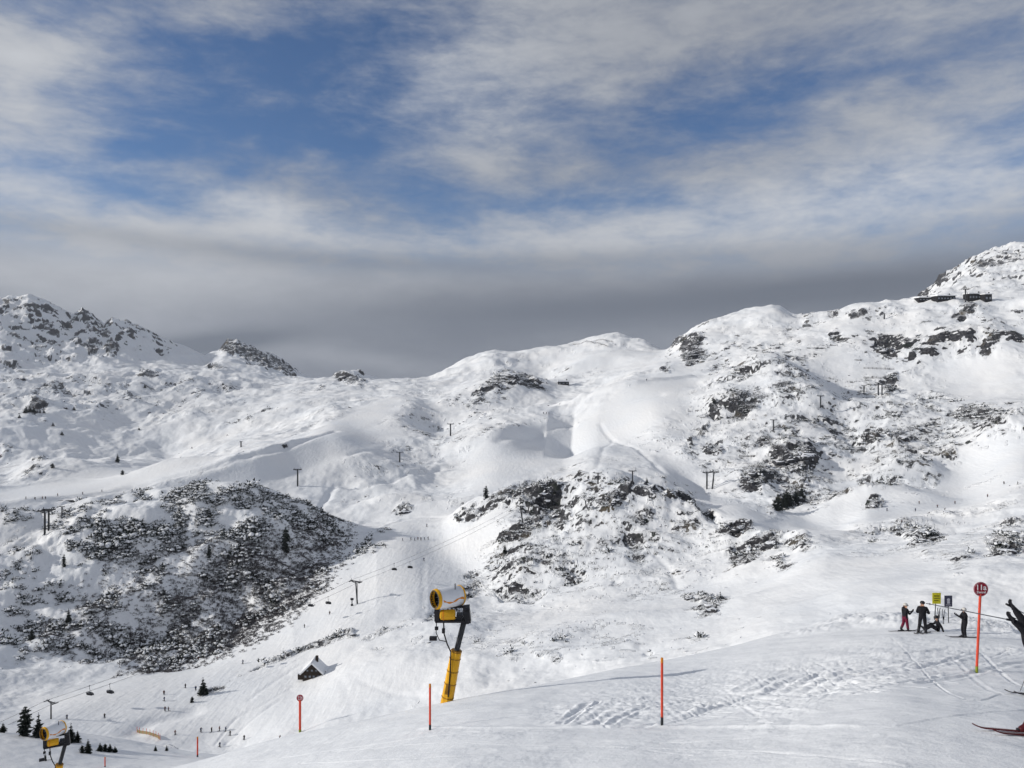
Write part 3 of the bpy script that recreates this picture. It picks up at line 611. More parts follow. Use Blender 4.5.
# ------------------------------------------------------------------ building helpers
class MB:
    def __init__(s): s.v = []; s.f = []; s.m = []
    def add(s, vs, fs, mi=0):
        o = len(s.v); s.v += [tuple(q) for q in vs]; s.f += [tuple(i+o for i in f) for f in fs]; s.m += [mi]*len(fs); return s
    def box(s, c, d, rot=None, mi=0, taper=1.):
        vs = []
        for z in (-1, 1):
            k = taper if z > 0 else 1.
            for x, y in ((-1, -1), (1, -1), (1, 1), (-1, 1)):
                p = Vector((x*d[0]/2*k, y*d[1]/2*k, z*d[2]/2))
                if rot is not None: p = rot @ p
                vs.append(p+Vector(c))
        return s.add(vs, [(3, 2, 1, 0), (4, 5, 6, 7), (0, 1, 5, 4), (1, 2, 6, 5), (2, 3, 7, 6), (3, 0, 4, 7)], mi)
    def tube(s, pts, rad, n=10, mi=0, cap=True):
        pts = [Vector(p) for p in pts]; rad = rad if isinstance(rad, (list, tuple)) else [rad]*len(pts); rings = []; up = None
        for k, p in enumerate(pts):
            t = (pts[min(k+1, len(pts)-1)]-pts[max(k-1, 0)]).normalized()
            if up is None: up = t.orthogonal().normalized()
            up = (up-t*up.dot(t)).normalized(); w = t.cross(up)
            rings.append([p+(up*math.cos(2*math.pi*i/n)+w*math.sin(2*math.pi*i/n))*rad[k] for i in range(n)])
        vs = [q for r in rings for q in r]; fs = []
        for k in range(len(pts)-1):
            for i in range(n): fs.append((k*n+i, k*n+(i+1) % n, (k+1)*n+(i+1) % n, (k+1)*n+i))
        if cap: fs += [tuple(reversed(range(n))), tuple((len(pts)-1)*n+i for i in range(n))]
        return s.add(vs, fs, mi)
    def lathe(s, o, ax, prof, n=24, mi=0):        # prof: (along, radius)
        ax = Vector(ax).normalized(); u = ax.orthogonal().normalized(); w = ax.cross(u); o = Vector(o); vs = []; fs = []
        for a_, r_ in prof: vs += [o+ax*a_+(u*math.cos(2*math.pi*i/n)+w*math.sin(2*math.pi*i/n))*r_ for i in range(n)]
        for k in range(len(prof)-1):
            for i in range(n): fs.append((k*n+i, k*n+(i+1) % n, (k+1)*n+(i+1) % n, (k+1)*n+i))
        return s.add(vs, fs, mi)
    def build(s, name, mats, parent=None, smooth=None, loc=None):
        me_ = bpy.data.meshes.new(name); me_.from_pydata(s.v, [], s.f)
        for q in (mats if isinstance(mats, (list, tuple)) else [mats]): me_.materials.append(q)
        me_.polygons.foreach_set("material_index", s.m)
        if smooth:
            me_.polygons.foreach_set("use_smooth", [True]*len(s.f))
            try: me_.set_sharp_from_angle(angle=R(40))
            except Exception: pass
        me_.update(); o = bpy.data.objects.new(name, me_); COL.objects.link(o)
        if parent: o.parent = parent
        if loc: o.location = loc
        return o
def empty(name, loc, rz=0., scale=1.):
    o = bpy.data.objects.new(name, None); COL.objects.link(o); o.location = loc; o.rotation_euler = (0, 0, rz); o.scale = (scale,)*3; o.empty_display_size = .1; return o
def tag(o, label, cat, group=None):
    o["label"] = label; o["category"] = cat
    if group: o["group"] = group
    return o
def dup(o, loc, rz=0., scale=None, label=None, group=None, cat=None):
    r = o.copy(); COL.objects.link(r); r.location = loc; r.rotation_euler = (0, 0, rz)
    if scale is not None: r.scale = (scale,)*3 if not isinstance(scale, tuple) else scale
    if label: r["label"] = label
    if group: r["group"] = group
    if cat: r["category"] = cat
    def rec(a, b):
        for ch in list(a.children):
            c = ch.copy(); COL.objects.link(c); c.parent = b; rec(ch, c)
    rec(o, r); return r
def text_part(name, s, size, m, parent, loc, rot, extrude=.003):
    cu = bpy.data.curves.new(name, 'FONT'); cu.body = s; cu.size = size; cu.align_x = 'CENTER'; cu.align_y = 'CENTER'; cu.extrude = extrude; cu.offset = size*.012
    t = bpy.data.objects.new(name+"_tmp", cu); COL.objects.link(t); bpy.context.view_layer.update()
    me_ = bpy.data.meshes.new_from_object(t.evaluated_get(bpy.context.evaluated_depsgraph_get())); bpy.data.objects.remove(t); bpy.data.curves.remove(cu)
    me_.name = name; me_.materials.clear(); me_.materials.append(m); o = bpy.data.objects.new(name, me_); COL.objects.link(o); o.parent = parent; o.location = loc; o.rotation_euler = rot; return o
def px(p): return math.hypot(p.x, p.y)*math.cos(math.atan2(p.x, p.y))/F     # metres per picture pixel at p
def at(u, v, y): return Vector(((u-CU)/F*y, y, (HV-v)/F*y))

m_yel = mat("cannon_yellow_paint", (.70, .37, .02), .5, noise=.22, scale=2.2, bump=.1)
m_seam = mat('worn_yellow_seam', (.30, .15, .02), .6, noise=.3, scale=6)
m_black = mat("black_coated_steel", (.018, .018, .022), .5, noise=.3, scale=4)
m_white = mat("white_barrel_paint", (.72, .74, .78), .35, noise=.05, scale=2)
m_org = mat("orange_trim", (.62, .22, .02), .5)
m_steel = mat("galvanised_steel", (.10, .105, .11), .55, metal=.3, noise=.25, scale=2)
m_dsteel = mat("dark_mast_steel", (.035, .037, .042), .6, noise=.3, scale=1)
m_hose = mat("rubber_hose", (.012, .012, .014), .6)
m_red = mat("marker_red_paint", (.62, .075, .04), .5, noise=.12, scale=12)
m_redd = mat("sign_dark_red", (.30, .012, .03), .45, noise=.08, scale=10)
m_lett = mat("white_lettering", (.8, .8, .8), .5)
m_tip = mat("pole_tip_green", (.22, .26, .03), .5)
m_ysign = mat("yellow_sign_sheet", (.66, .60, .03), .5, noise=.06, scale=6)
m_dsign = mat("dark_sign_sheet", (.05, .05, .08), .5, noise=.1, scale=6)
m_wood = mat("dark_timber", (.035, .026, .02), .8, noise=.4, scale=2)
m_greywood = mat("weathered_grey_boards", (.10, .11, .125), .8, noise=.25, scale=1.5)
m_glass = mat("window_panes", (.22, .24, .27), .2)
m_roofsnow = mat("snow_on_roof", (.84, .855, .88), .6, bump=.3, scale=1.2)
m_blackcl = mat("black_ski_wear", (.012, .012, .016), .75, noise=.3, scale=6)
m_maroon = mat("maroon_ski_trousers", (.13, .012, .035), .8, noise=.15, scale=8)
m_skin = mat("skin", (.50, .30, .22), .55)
m_helm = mat("pale_grey_helmet", (.55, .53, .50), .35)
m_helmb = mat("black_helmet", (.02, .02, .024), .3)
m_boot = mat("boot_shell", (.03, .03, .035), .4)
m_redboot = mat("red_boot_shell", (.07, .010, .014), .4)
m_ski = mat("dark_ski_topsheet", (.03, .028, .035), .35, noise=.3, scale=5)
m_skir = mat("red_ski_topsheet", (.09, .012, .016), .35, noise=.3, scale=4)
m_alu = mat("ski_pole_shaft", (.22, .22, .23), .35, metal=.5)
m_bubble = mat("tinted_chair_bubble", (.05, .055, .065), .25)
m_net = mat("ochre_net", (.26, .22, .12), .8)
m_wear = [mat("blue_ski_wear", (.02, .04, .10), .75), mat("rust_ski_wear", (.08, .02, .015), .75)]

# ------------------------------------------------------------------ snow cannons
def make_cannon(name):
    t = empty(name, (0, 0, 0))
    top = Vector((.46, 0, 2.42)); wr = Vector((.83, 0, 3.85))
    ax = (top).normalized()
    mb = MB(); mb.tube([(-.06, 0, -.35), top*.98], [.29, .25], 8)
    mb.build("tower_sleeve", m_yel, t, True)
    for k in (.12, .38, .62, .86): MB().lathe(top*k, ax, [(-.02, .285-.03*k), (-.02, .302-.03*k), (.02, .302-.03*k), (.02, .285-.03*k)], 8).build("sleeve_band", m_seam, t)
    MB().lathe(top, ax, [(-.03, .0), (-.03, .262), (.04, .262), (.04, .0)], 8).build("sleeve_collar", m_seam, t)
    MB().box((.09, -.285, .75), (.22, .01, .5), Matrix.Rotation(R(10), 3, 'Y')).build("warning_plate", m_seam, t)
    MB().tube([top*.95, wr], .13, 12).build("telescopic_pole", m_dsteel, t, True)
    rot = Matrix.Rotation(R(-6), 3, 'Y')
    b = MB(); b.box((.95, 0, 4.13), (.30, .5, .74), rot); b.box((.87, 0, 3.78), (.36, .34, .16), rot); b.box((1.0, -.26, 4.1), (.2, .04, .5), rot); b.build("pivot_bracket", m_black, t)
    c = MB(); c.box((.18, 0, 3.86), (1.35, .62, .10)); c.box((-.42, 0, 4.15), (.22, .62, .55)); c.box((.2, .22, 4.42), (1.1, .1, .12)); c.box((.62, 0, 4.0), (.3, .5, .3)); c.build("cradle_frame", m_black, t)
    g = MB(); prof = [(0, .0), (0, .17), (.04, .235), (.62, .235), (.70, .20), (.72, 0)]
    g.lathe((-.28, -.16, 4.13), (1, 0, .04), prof, 20); cb = g.build("compressor_housing", m_yel, t, True)
    MB().lathe((-.14, -.16, 4.13), (1, 0, .04), [(0, .236), (0, .25), (.05, .25), (.05, .236)], 20).build("housing_strap", m_org, cb)
    A = Vector((-math.cos(R(36)), -math.sin(R(36)), .02)).normalized(); fr = Vector((-.50, -.40, 4.92)); bk = fr-A*1.42
    bar = MB(); bar.lathe(bk, A, [(0, .30), (.02, .40), (.10, .455), (.5, .475), (1.0, .47), (1.30, .44), (1.30, .40), (.9, .38)], 36); bo = bar.build("barrel", m_white, t, True)
    MB().lathe(bk, A, [(1.28, .448), (1.30, .465), (1.38, .455), (1.44, .43), (1.43, .405), (1.22, .39)], 36).build("front_ring", m_yel, bo, True)
    MB().lathe(bk, A, [(-.02, .30), (-.04, .36), (.0, .44), (.05, .478), (.09, .476), (.10, .46)], 36).build("rear_ring", m_yel, bo, True)
    MB().lathe(bk, A, [(.02, .0), (.02, .30), (.06, .38)], 36).build("rear_grille", m_black, bo)
    f_ = MB(); f_.lathe(bk, A, [(1.40, .402), (1.0, .385), (.98, .1), (1.12, .1), (1.2, 0)], 24)
    for k in range(10):
        q = Matrix.Rotation(2*math.pi*k/10, 3, A) @ A.orthogonal().normalized(); f_.tube([bk+A*1.05+q*.08, bk+A*1.10+q*.37], .03, 5)
    f_.build("fan_hub", m_black, bo, True)
    # the wavy trim line round the barrel's flank
    st = MB(); u = A.orthogonal().normalized(); w = A.cross(u); vs = []; n = 40
    side_ = Vector((0, -1, 0)); side_ = (side_-A*side_.dot(A)).normalized(); upv = A.cross(side_); upv = upv if upv.z > 0 else -upv
    for k in range(n+1):
        a_ = .12+1.1*k/n; ph = -.12+.16*math.sin(k/n*6.5+.5); wd = .05+.02*math.sin(k*.5)
        rr_ = .484-.03*abs(k/n-.45)
        for d_ in (-wd, wd): an = ph+d_*1.6; vs.append(bk+A*a_+(side_*math.cos(an)+upv*math.sin(an))*rr_)
    st.add(vs, [(2*k, 2*k+1, 2*k+3, 2*k+2) for k in range(n)]); st.build("trim_stripe", m_org, bo)
    MB().lathe(fr, A, [(-.02, .39), (-.02, .412), (.03, .418), (.05, .40), (.04, .385)], 36).build("nozzle_ring", m_steel, bo, True)
    MB().tube([(-.45, -.1, 3.9), (-.47, -.12, 3.3), (-.32, -.1, 2.95), (-.02, -.12, 2.9)], .022, 6).build("hose", m_hose, t, True)
    MB().tube([(-.12, -.15, 3.85), (-.1, -.2, 3.3), (.05, -.2, 2.8), (.22, -.22, 2.45), (.2, -.28, 1.6), (.1, -.28, .4)], .035, 6).build("hose", m_hose, t, True)
    for c_, d_ in (((-.45, -.1, 3.5), (.16, .12, .14)), ((-.6, -.15, 3.05), (.34, .2, .16)), ((-.12, -.2, 3.42), (.14, .14, .2))): MB().box(c_, d_).build("valve_block", m_black, t)
    MB().tube([(.42, -.3, 5.35), (.42, -.3, 5.62)], .025, 6).build("beacon", m_black, t)
    return t
p = hit(447, 702); yg = p.y
gun = make_cannon("snow_cannon"); tag(gun, "nearer snow cannon, fully seen, with white barrel on a leaning yellow tower", "snow cannon", "snow cannons beside the slope")
s_ = 21.9*yg/F; gun.location = at(446.5, 705, yg); gun.location.z = gz(gun.location.x, gun.location.y)-.05; s_ *= .985; gun.scale = (s_,)*3
g2y = yg*1.42; gp = at(52, 790, g2y); gz2 = at(41, 729, g2y).z+.3-4.95*s_*1.0
gun2 = dup(gun, (gp.x, g2y, gz2), R(27), s_*.93, "farther snow cannon cut off by the bottom edge, in front of the fir trees", "snow cannons beside the slope")
gun2.location.z = min(gz2, gz(gp.x, g2y)+.1)
print("gun", gun.location, s_, "gun2", gun2.location, "ground", gz(gp.x, g2y), "want", gz2)

# ------------------------------------------------------------------ piste signs and marker poles
def piste_sign(base, topu, topv, discr_px, label, word=True, lean_d=0.):
    y = base.y; k = y/F; t = empty("piste_sign", base); top = at(topu, topv, y+lean_d)-base; rd = discr_px*k
    d_ = top.normalized(); pl = top-d_*rd*.6
    MB().tube([(0, 0, -.3), d_*(.16*top.length/2)], .024*k*55, 10).build("pole_foot", m_tip, t, True)
    MB().tube([d_*(.16*top.length/2), pl], .022*k*55, 10).build("pole", m_red, t, True)
    dc = MB(); dc.lathe(top+Vector((0, -.03, 0)), (0, 1, 0), [(0, 0), (0, rd), (.02, rd), (.02, 0)], 36); ds = dc.build("sign_disc", m_redd, t)
    MB().lathe(top+Vector((0, -.033, 0)), (0, 1, 0), [(0, rd*.90), (-.003, rd*.91), (-.003, rd*.96), (0, rd*.97)], 36).build("white_rim", mat("faded_rim", (.42, .25, .27), .5), ds)
    text_part("lettering", "11a", rd*1.05, m_lett, ds, top+Vector((0, -.036, rd*.22)), (R(90), 0, 0))
    if word: text_part("lettering", "Zentral", rd*.42, m_lett, ds, top+Vector((0, -.036, -rd*.42)), (R(90), 0, 0))
    return tag(t, label, "piste sign", "round red piste signs")
piste_sign(hit(976.5, 673), 980.5, 589, 7.2, "large round red sign reading 11a on an orange pole near the skiers")
piste_sign(hit(300, 732), 300, 698, 3.5, "small round red sign on a red pole below the timber hut")
def marker(u, v, vt, label, w=1.7, tu=None):
    b = hit(u, v); k = b.y/F; t = empty("marker_pole", b); top = at(u if tu is None else tu, vt, b.y)-b
    MB().tube([(0, 0, -.3), top*.12], w*.55*k, 8).build("pole_foot", m_dsteel, t, True)
    MB().tube([top*.12, top*.97, top], [w*.5*k, w*.5*k, w*.35*k], 8).build("pole_shaft", m_red, t, True)
    MB().tube([top*.93, top*1.002], [w*.54*k, w*.50*k], 8).build("pole_cap", m_org, t, True)
    return tag(t, label, "marker pole", "piste marker poles")
marker(662, 725, 658, "tall red marker pole standing alone before the churned snow", 2.6)
marker(430, 730, 684, "red marker pole just left of the nearer snow cannon", 2.2)
marker(197.5, 757, 737, "short orange marker pole at the lower left crest of the slope", 1.6)
marker(105, 767, 757, "short pinkish pole between the farther snow cannon and the valley piste", 1.2)
def board(u0, v0, u1, v1, foot, name, m, label, glyph, mg, lean=0.):
    b = hit(*foot); k = b.y/F; t = empty(name, b); c = at((u0+u1)/2, (v0+v1)/2, b.y)-b; w, h_ = (u1-u0)*k, (v1-v0)*k
    MB().tube([(0, 0, -.3), (c.x, .03, c.z+h_*.3)], .028, 8).build("post", m_steel, t, True)
    pn = MB().box(c, (w, .02, h_)).build("sign_panel", m, t)
    for args in glyph:
        kind = args[0]
        if kind == 'bar': MB().box(c+Vector((args[1]*w, -.014, args[2]*h_)), (args[3]*w, .006, args[4]*h_)).build("marking", mg, pn)
        if kind == 'disc': MB().lathe(c+Vector((args[1]*w, -.018, args[2]*h_)), (0, 1, 0), [(0, 0), (0, args[3]*w), (.006, args[3]*w)], 16).build("marking", mg, pn)
    return tag(t, label, "sign")
m_mark1 = mat("olive_print", (.20, .17, .02), .6); m_mark2 = mat("pale_print", (.45, .45, .5), .6)
board(932.3, 592.8, 940.8, 603.8, (934.3, 620), "information_board", m_ysign, "yellow rectangular board on a thin post behind the skiers", [('bar', 0, .22, .62, .10), ('bar', 0, 0, .7, .07), ('bar', -.05, -.2, .55, .08)], m_mark1)
board(944.4, 595.6, 952.2, 606.6, (948.7, 623), "notice_board", m_dsign, "dark rectangular board on a thin post right of the yellow one", [('disc', .02, .12, .2), ('bar', .02, -.12, .35, .2), ('bar', 0, -.34, .6, .05)], m_mark2)

# ------------------------------------------------------------------ people
def skin_mesh(name, J, E, mats, matf, sub=1):
    """one continuous body grown round a skeleton: J joint -> (xyz, radius), E bones"""
    me_ = bpy.data.meshes.new(name); ks = list(J); me_.from_pydata([J[k][0] for k in ks], [(ks.index(a), ks.index(b)) for a, b in E], [])
    o = bpy.data.objects.new(name+"_tmp", me_); COL.objects.link(o); md = o.modifiers.new("s", 'SKIN'); md.use_smooth_shade = True
    for i_, k in enumerate(ks):
        r_ = J[k][1]; r_ = r_ if isinstance(r_, tuple) else (r_, r_); me_.skin_vertices[0].data[i_].radius = r_
    me_.skin_vertices[0].data[0].use_root = True
    sb = o.modifiers.new("b", 'SUBSURF'); sb.levels = sub; sb.render_levels = sub
    bpy.context.view_layer.update(); out = bpy.data.meshes.new_from_object(o.evaluated_get(bpy.context.evaluated_depsgraph_get())); bpy.data.objects.remove(o); bpy.data.meshes.remove(me_)
    out.name = name; out.materials.clear()
    for q in mats: out.materials.append(q)
    for f in out.polygons: f.material_index = matf(f.center); f.use_smooth = True
    return out
def lerp(a, b, t): return tuple(a[i]+(b[i]-a[i])*t for i in range(3))
def person(name, loc, rz, pose, top=None, legs=None, helmet=None, boots=None, scale=1., skis=True, pole=None, sub=1, fingers=True, label=None, ski_m=None, ski_yaw=(0, 0), group=None, bulk=1.):
    """faces +y before turning. pose: joints in metres above the snow"""
    D = dict(pelvis=(0, 0, .93), waist=(0, 0, 1.07), chest=(0, .0, 1.30), neck=(0, .0, 1.47), head=(0, .03, 1.60), crown=(0, .03, 1.72),
             hipL=(-.10, 0, .90), hipR=(.10, 0, .90), kneeL=(-.13, .06, .50), kneeR=(.13, .06, .50), ankL=(-.14, 0, .12), ankR=(.14, 0, .12), toeL=(-.15, .17, .06), toeR=(.15, .17, .06),
             shL=(-.19, 0, 1.40), shR=(.19, 0, 1.40), elL=(-.27, -.02, 1.13), elR=(.27, -.02, 1.13), wrL=(-.24, .16, .95), wrR=(.24, .16, .95))
    D.update(pose)
    J = {}; rad = dict(pelvis=(.175, .135), waist=(.165, .13), chest=(.19, .145), neck=(.062, .062), head=(.095, .105), crown=(.06, .07), hipL=.115, hipR=.115, kneeL=.085, kneeR=.085, ankL=.078, ankR=.078, toeL=.05, toeR=.05, shL=.092, shR=.092, elL=.07, elR=.07, wrL=.042, wrR=.042)
    for k in rad: J[k] = (D[k], tuple(q*(bulk if k[:3] not in ('hea', 'cro', 'nec', 'ank', 'toe') else 1.) for q in (rad[k] if isinstance(rad[k], tuple) else (rad[k], rad[k]))))
    E = [("pelvis", "waist"), ("waist", "chest"), ("chest", "neck"), ("neck", "head"), ("head", "crown"), ("pelvis", "hipL"), ("pelvis", "hipR"), ("hipL", "kneeL"), ("hipR", "kneeR"), ("kneeL", "ankL"), ("kneeR", "ankR"), ("ankL", "toeL"), ("ankR", "toeR"), ("chest", "shL"), ("chest", "shR"), ("shL", "elL"), ("shR", "elR"), ("elL", "wrL"), ("elR", "wrR")]
    for sd_ in "LR":
        w = Vector(D["wr"+sd_]); e = Vector(D["el"+sd_]); d_ = (w-e).normalized(); hd = w+d_*.08; s2 = d_.cross(Vector((0, .3, 1))).normalized(); J["palm"+sd_] = (tuple(hd), (.046*bulk, .028*bulk)); E.append(("wr"+sd_, "palm"+sd_))
        if fingers:
            c2 = d_.cross(s2).normalized()
            for q, (of, L_) in enumerate(((-.033, .075), (-.011, .088), (.011, .083), (.033, .066))):
                a1 = hd+s2*of+d_*.045; a2 = a1+d_*L_*.5-c2*.012; a3 = a2+d_*L_*.3-c2*.035
                for z_, pt in enumerate((a1, a2, a3)): J[f"f{sd_}{q}{z_}"] = (tuple(pt), .0105)
                E += [("palm"+sd_, f"f{sd_}{q}0"), (f"f{sd_}{q}0", f"f{sd_}{q}1"), (f"f{sd_}{q}1", f"f{sd_}{q}2")]
            b1 = w+d_*.05+s2*.045; b2 = b1+d_*.04+s2*.025-c2*.02; J["th"+sd_] = (tuple(b1), .013); J["tt"+sd_] = (tuple(b2), .011); E += [("wr"+sd_, "th"+sd_), ("th"+sd_, "tt"+sd_)]
    hz = D["neck"][2]; ay = min(D["ankL"][2], D["ankR"][2]); hips = Vector(D["pelvis"]); kn = (Vector(D["kneeL"]), Vector(D["kneeR"])); an = (Vector(D["ankL"]), Vector(D["ankR"])); hd_ = Vector(D["head"])
    def mf(c):
        if (c-hd_).length < .16 and c.z > hz: return 2
        for a_, k_ in zip(an, kn):
            t_ = (c-k_).dot(a_-k_)/(a_-k_).length_squared
            if t_ > .60 and (c-(k_+(a_-k_)*min(t_, 1))).length < .26: return 3
        tv = Vector(D["chest"])-hips
        if (c-hips).dot(tv)/tv.length_squared < .02: return 1
        return 0
    me_ = skin_mesh("person_body", J, E, [top or m_blackcl, legs or m_blackcl, m_skin, boots or m_boot], mf, sub)
    t = empty(name, loc, rz, scale)
    b = bpy.data.objects.new("body", me_); COL.objects.link(b); b.parent = t
    up = (Vector(D["crown"])-Vector(D["neck"])).normalized(); fwd = (Vector((0, 1, 0))-up*up.y).normalized(); hc = hd_+up*.045
    hm = MB(); hm.lathe(hc-fwd*.012, up, [(-.03, .122), (.0, .128), (.04, .122), (.08, .10), (.108, .06), (.118, 0)], 16); hm.build("helmet", helmet or m_helmb, t, True)
    fc = MB(); fr_ = hc+fwd*.105-up*.0; rt2 = fwd.cross(up); rot = Matrix((rt2, fwd, up)).transposed()
    fc.box(fr_+up*(-.01), (.17, .05, .07), rot); fc.build("goggles", m_bubble, t)
    fa = MB(); fa.tube([hc+fwd*.10-up*.045, hc+fwd*.13-up*.075], [.012, .018], 6); fa.build("nose", m_skin, t, True)
    if skis:
        for sd_, sg, yw in (("L", -1, ski_yaw[0]), ("R", 1, ski_yaw[1])):
            a_ = Vector(D["ank"+sd_]); sk = ski_mb(); o = sk.build("ski", ski_m or m_ski, t, True, loc=(a_.x+.0*sg, a_.y+.06, max(a_.z-.12, 0)+.0)); o.rotation_euler = (0, 0, yw)
            MB().box((0, -.02, .045), (.075, .36, .045)).build("binding", m_black, o)
    if pole:
        for (hx, ex) in pole:
            q = MB(); q.tube([hx, ex], [.010, .007], 6); po = q.build("ski_pole", m_alu, t, True); d_ = (Vector(ex)-Vector(hx)).normalized()
            MB().tube([Vector(hx)-d_*.10, Vector(hx)+d_*.06], .019, 8).build("grip", m_black, po, True)
            MB().lathe(Vector(ex)-d_*.07, d_, [(0, .008), (.0, .016), (.006, .016), (.006, .008)], 12).build("basket", m_alu, po)
    return tag(t, label, "person", group)
def ski_mb(L=1.68):
    n = 26; vs = []; fs = []
    for k in range(n+1):
        s = k/n; y = -L*.46+L*s; w = .034+.018*abs(2*s-1)**1.5; z = .018
        if s > .86: q = (s-.86)/.14; z += .06*q*q; w *= math.sqrt(max(1-q**2.2, .02))
        if s < .05: z += .02*(1-s/.05); w *= .6+.4*s/.05
        th = .016*(1-abs(2*s-1)**2*.6)
        vs += [(-w, y, z-.012), (w, y, z-.012), (w, y, z+th), (-w, y, z+th)]
    for k in range(n):
        for i_ in range(4): fs.append((4*k+i_, 4*k+(i_+1) % 4, 4*k+4+(i_+1) % 4, 4*k+4+i_))
    fs += [(3, 2, 1, 0), tuple(4*n+i_ for i_ in range(4))]
    return MB().add(vs, fs)
def ground_tilt(o):
    x, y = o.location.x, o.location.y; e = .5; nx = -(gz(x+e, y)-gz(x-e, y))/(2*e); ny = -(gz(x, y+e)-gz(x, y-e))/(2*e); return Vector((nx, ny, 1)).normalized()
def settle(o):
    """lay the skis of a standing figure along the slope under it"""
    x, y = o.location.x, o.location.y; c, s = math.cos(o.rotation_euler.z), math.sin(o.rotation_euler.z)
    bpy.context.view_layer.update()
    for ch in o.children:
        if ch.name.startswith("ski") and not ch.name.startswith("ski_pole"):
            yw = ch.rotation_euler.z; lx, ly = ch.location.x, ch.location.y; sc = o.scale.x
            def G(a, b):
                X_ = lx+(-math.sin(yw))*a+math.cos(yw)*b; Y_ = ly+math.cos(yw)*a+math.sin(yw)*b
                return gz(x+(X_*c-Y_*s)*sc, y+(X_*s+Y_*c)*sc)
            pitch = math.atan2(G(.6, 0)-G(-.6, 0), 1.2*sc); roll = math.atan2(G(0, .12)-G(0, -.12), .24*sc)
            ch.rotation_euler = (Matrix.Rotation(yw, 3, 'Z') @ Matrix.Rotation(pitch, 3, 'X') @ Matrix.Rotation(-roll, 3, 'Y')).to_euler()
            ch.location.z = (max(G(0, 0), (G(.6, 0)+G(-.6, 0))/2)-o.location.z)/sc+.012
def place_person(u, v, hpx, rz, **kw):
    b = hit(u, v); h_ = 1.78; sc = hpx*b.y/F/h_
    print("person", u, v, "scale", round(sc, 2), "y", round(b.y, 1))
    o = person("person", b-Vector((0, 0, .03)), rz, kw.pop("pose", {}), scale=sc, **kw); settle(o); return o
place_person(905, 631.5, 29.5, R(-80), pose=dict(wrR=(.12, .38, 1.26), elR=(.24, .12, 1.12), wrL=(-.1, .34, 1.2), elL=(-.25, .08, 1.13), kneeL=(-.16, .02, .5), ankL=(-.2, -.14, .12), toeL=(-.21, .03, .06), ankR=(.16, .1, .12), toeR=(.17, .27, .06)), legs=m_maroon, helmet=m_helm,
             label="skier in black jacket and maroon trousers, leftmost of the standing group", ski_yaw=(R(-18), R(-14)))
place_person(922.5, 633.5, 33.5, R(-25), pose=dict(wrR=(.2, .24, 1.12), elR=(.32, .0, 1.12), wrL=(-.14, .26, 1.08), ankL=(-.2, -.02, .12), ankR=(.16, .02, .12)), helmet=m_helmb, label="tall skier all in black standing with feet apart left of the yellow board", ski_yaw=(R(165), R(160)))
place_person(964.5, 637.5, 31, R(85), pose=dict(wrR=(.1, .40, 1.30), elR=(.25, .14, 1.14), wrL=(-.08, .42, 1.33), elL=(-.24, .15, 1.14), chest=(0, -.03, 1.3), pelvis=(0, -.04, .93)), helmet=m_helm,
             label="skier in black with pale helmet facing left, hands raised before the chest", ski_yaw=(R(2), R(-4)))
place_person(938.5, 631.5, 31, R(70), skis=False, pose=dict(pelvis=(0, 0, .14), waist=(0, .0, .28), chest=(0, .05, .50), neck=(0, .08, .66), head=(0, .11, .79), crown=(0, .11, .91), hipL=(-.1, .02, .13), hipR=(.1, .02, .13), kneeL=(-.16, .40, .34), kneeR=(.15, .38, .36), ankL=(-.2, .75, .10), ankR=(.16, .78, .10), toeL=(-.21, .84, .24), toeR=(.17, .87, .24), shL=(-.19, .05, .60), shR=(.19, .05, .60), elL=(-.26, -.12, .36), elR=(.25, .2, .38), wrL=(-.28, -.22, .10), wrR=(.16, .38, .42)),
             helmet=m_helmb, label="person in dark clothes sitting on the snow below the two boards")
# skis stood upright in the bank beside the sitting person
def stood_skis(u, v, vt, label, m):
    b = hit(u, v); k = b.y/F; H_ = (v-vt)*k; t = empty("planted_skis", b, R(20), H_/1.5)
    for sg in (-1, 1):
        o = ski_mb().build("ski", m, t, True); o.location = (sg*.05, .0, .62); o.rotation_euler = (R(90+4*sg), R(3*sg), 0)
        MB().box((0, -.02, .045), (.07, .3, .045)).build("binding", m_black, o)
    return tag(t, label, "skis", "skis planted upright behind the sitting person")
stood_skis(938.6, 622.5, 607.5, "planted pair of skis directly behind the sitting person, dark tips", m_ski)
stood_skis(943.2, 624, 609, "planted pair of skis between the sitting person and the dark board", m_alu)
# the near skier, mostly outside the frame, both arms flung out to the left
b = hit(1023, 736); yk = b.y; k = yk/F; org = at(1056, 736, yk+.15); org.z = gz(org.x, org.y)+.0
def L3(u, v, dy=0.): q = at(u, v, yk+dy)-org; return (q.x, q.y, q.z)
print("near skier", org, "px/m", 1/k)
hd1 = L3(1015.5, 610.5, .25); hd2 = L3(1015, 621.5, -.15)
ns = person("person", org, 0, dict(pelvis=(.10, 0, .93), waist=(.06, 0, 1.08), chest=(.0, .0, 1.31), neck=(-.02, .0, 1.49), head=(.0, .0, 1.62), crown=(.02, 0, 1.74), shL=(-.36, .14, 1.50), shR=(-.34, -.16, 1.42),
        elL=L3(1025, 623, .2), wrL=hd1, elR=L3(1027, 633, -.15), wrR=hd2, hipL=(0.0, .06, .9), hipR=(.16, -.06, .9), kneeL=(-.24, .12, .50), kneeR=(-.14, -.13, .50), ankL=(-.40, .14, .12), ankR=(-.34, -.14, .12), toeL=(-.54, .15, .07), toeR=(-.48, -.15, .07)),
        skis=False, boots=m_redboot, sub=2, bulk=1.22, pole=[(L3(1010, 620, -.15), L3(926, 603.3, -.3)), (L3(1010, 606, .3), L3(1075, 640, .9))], label="skier in black at the right edge, arms flung out, pointing a ski pole")
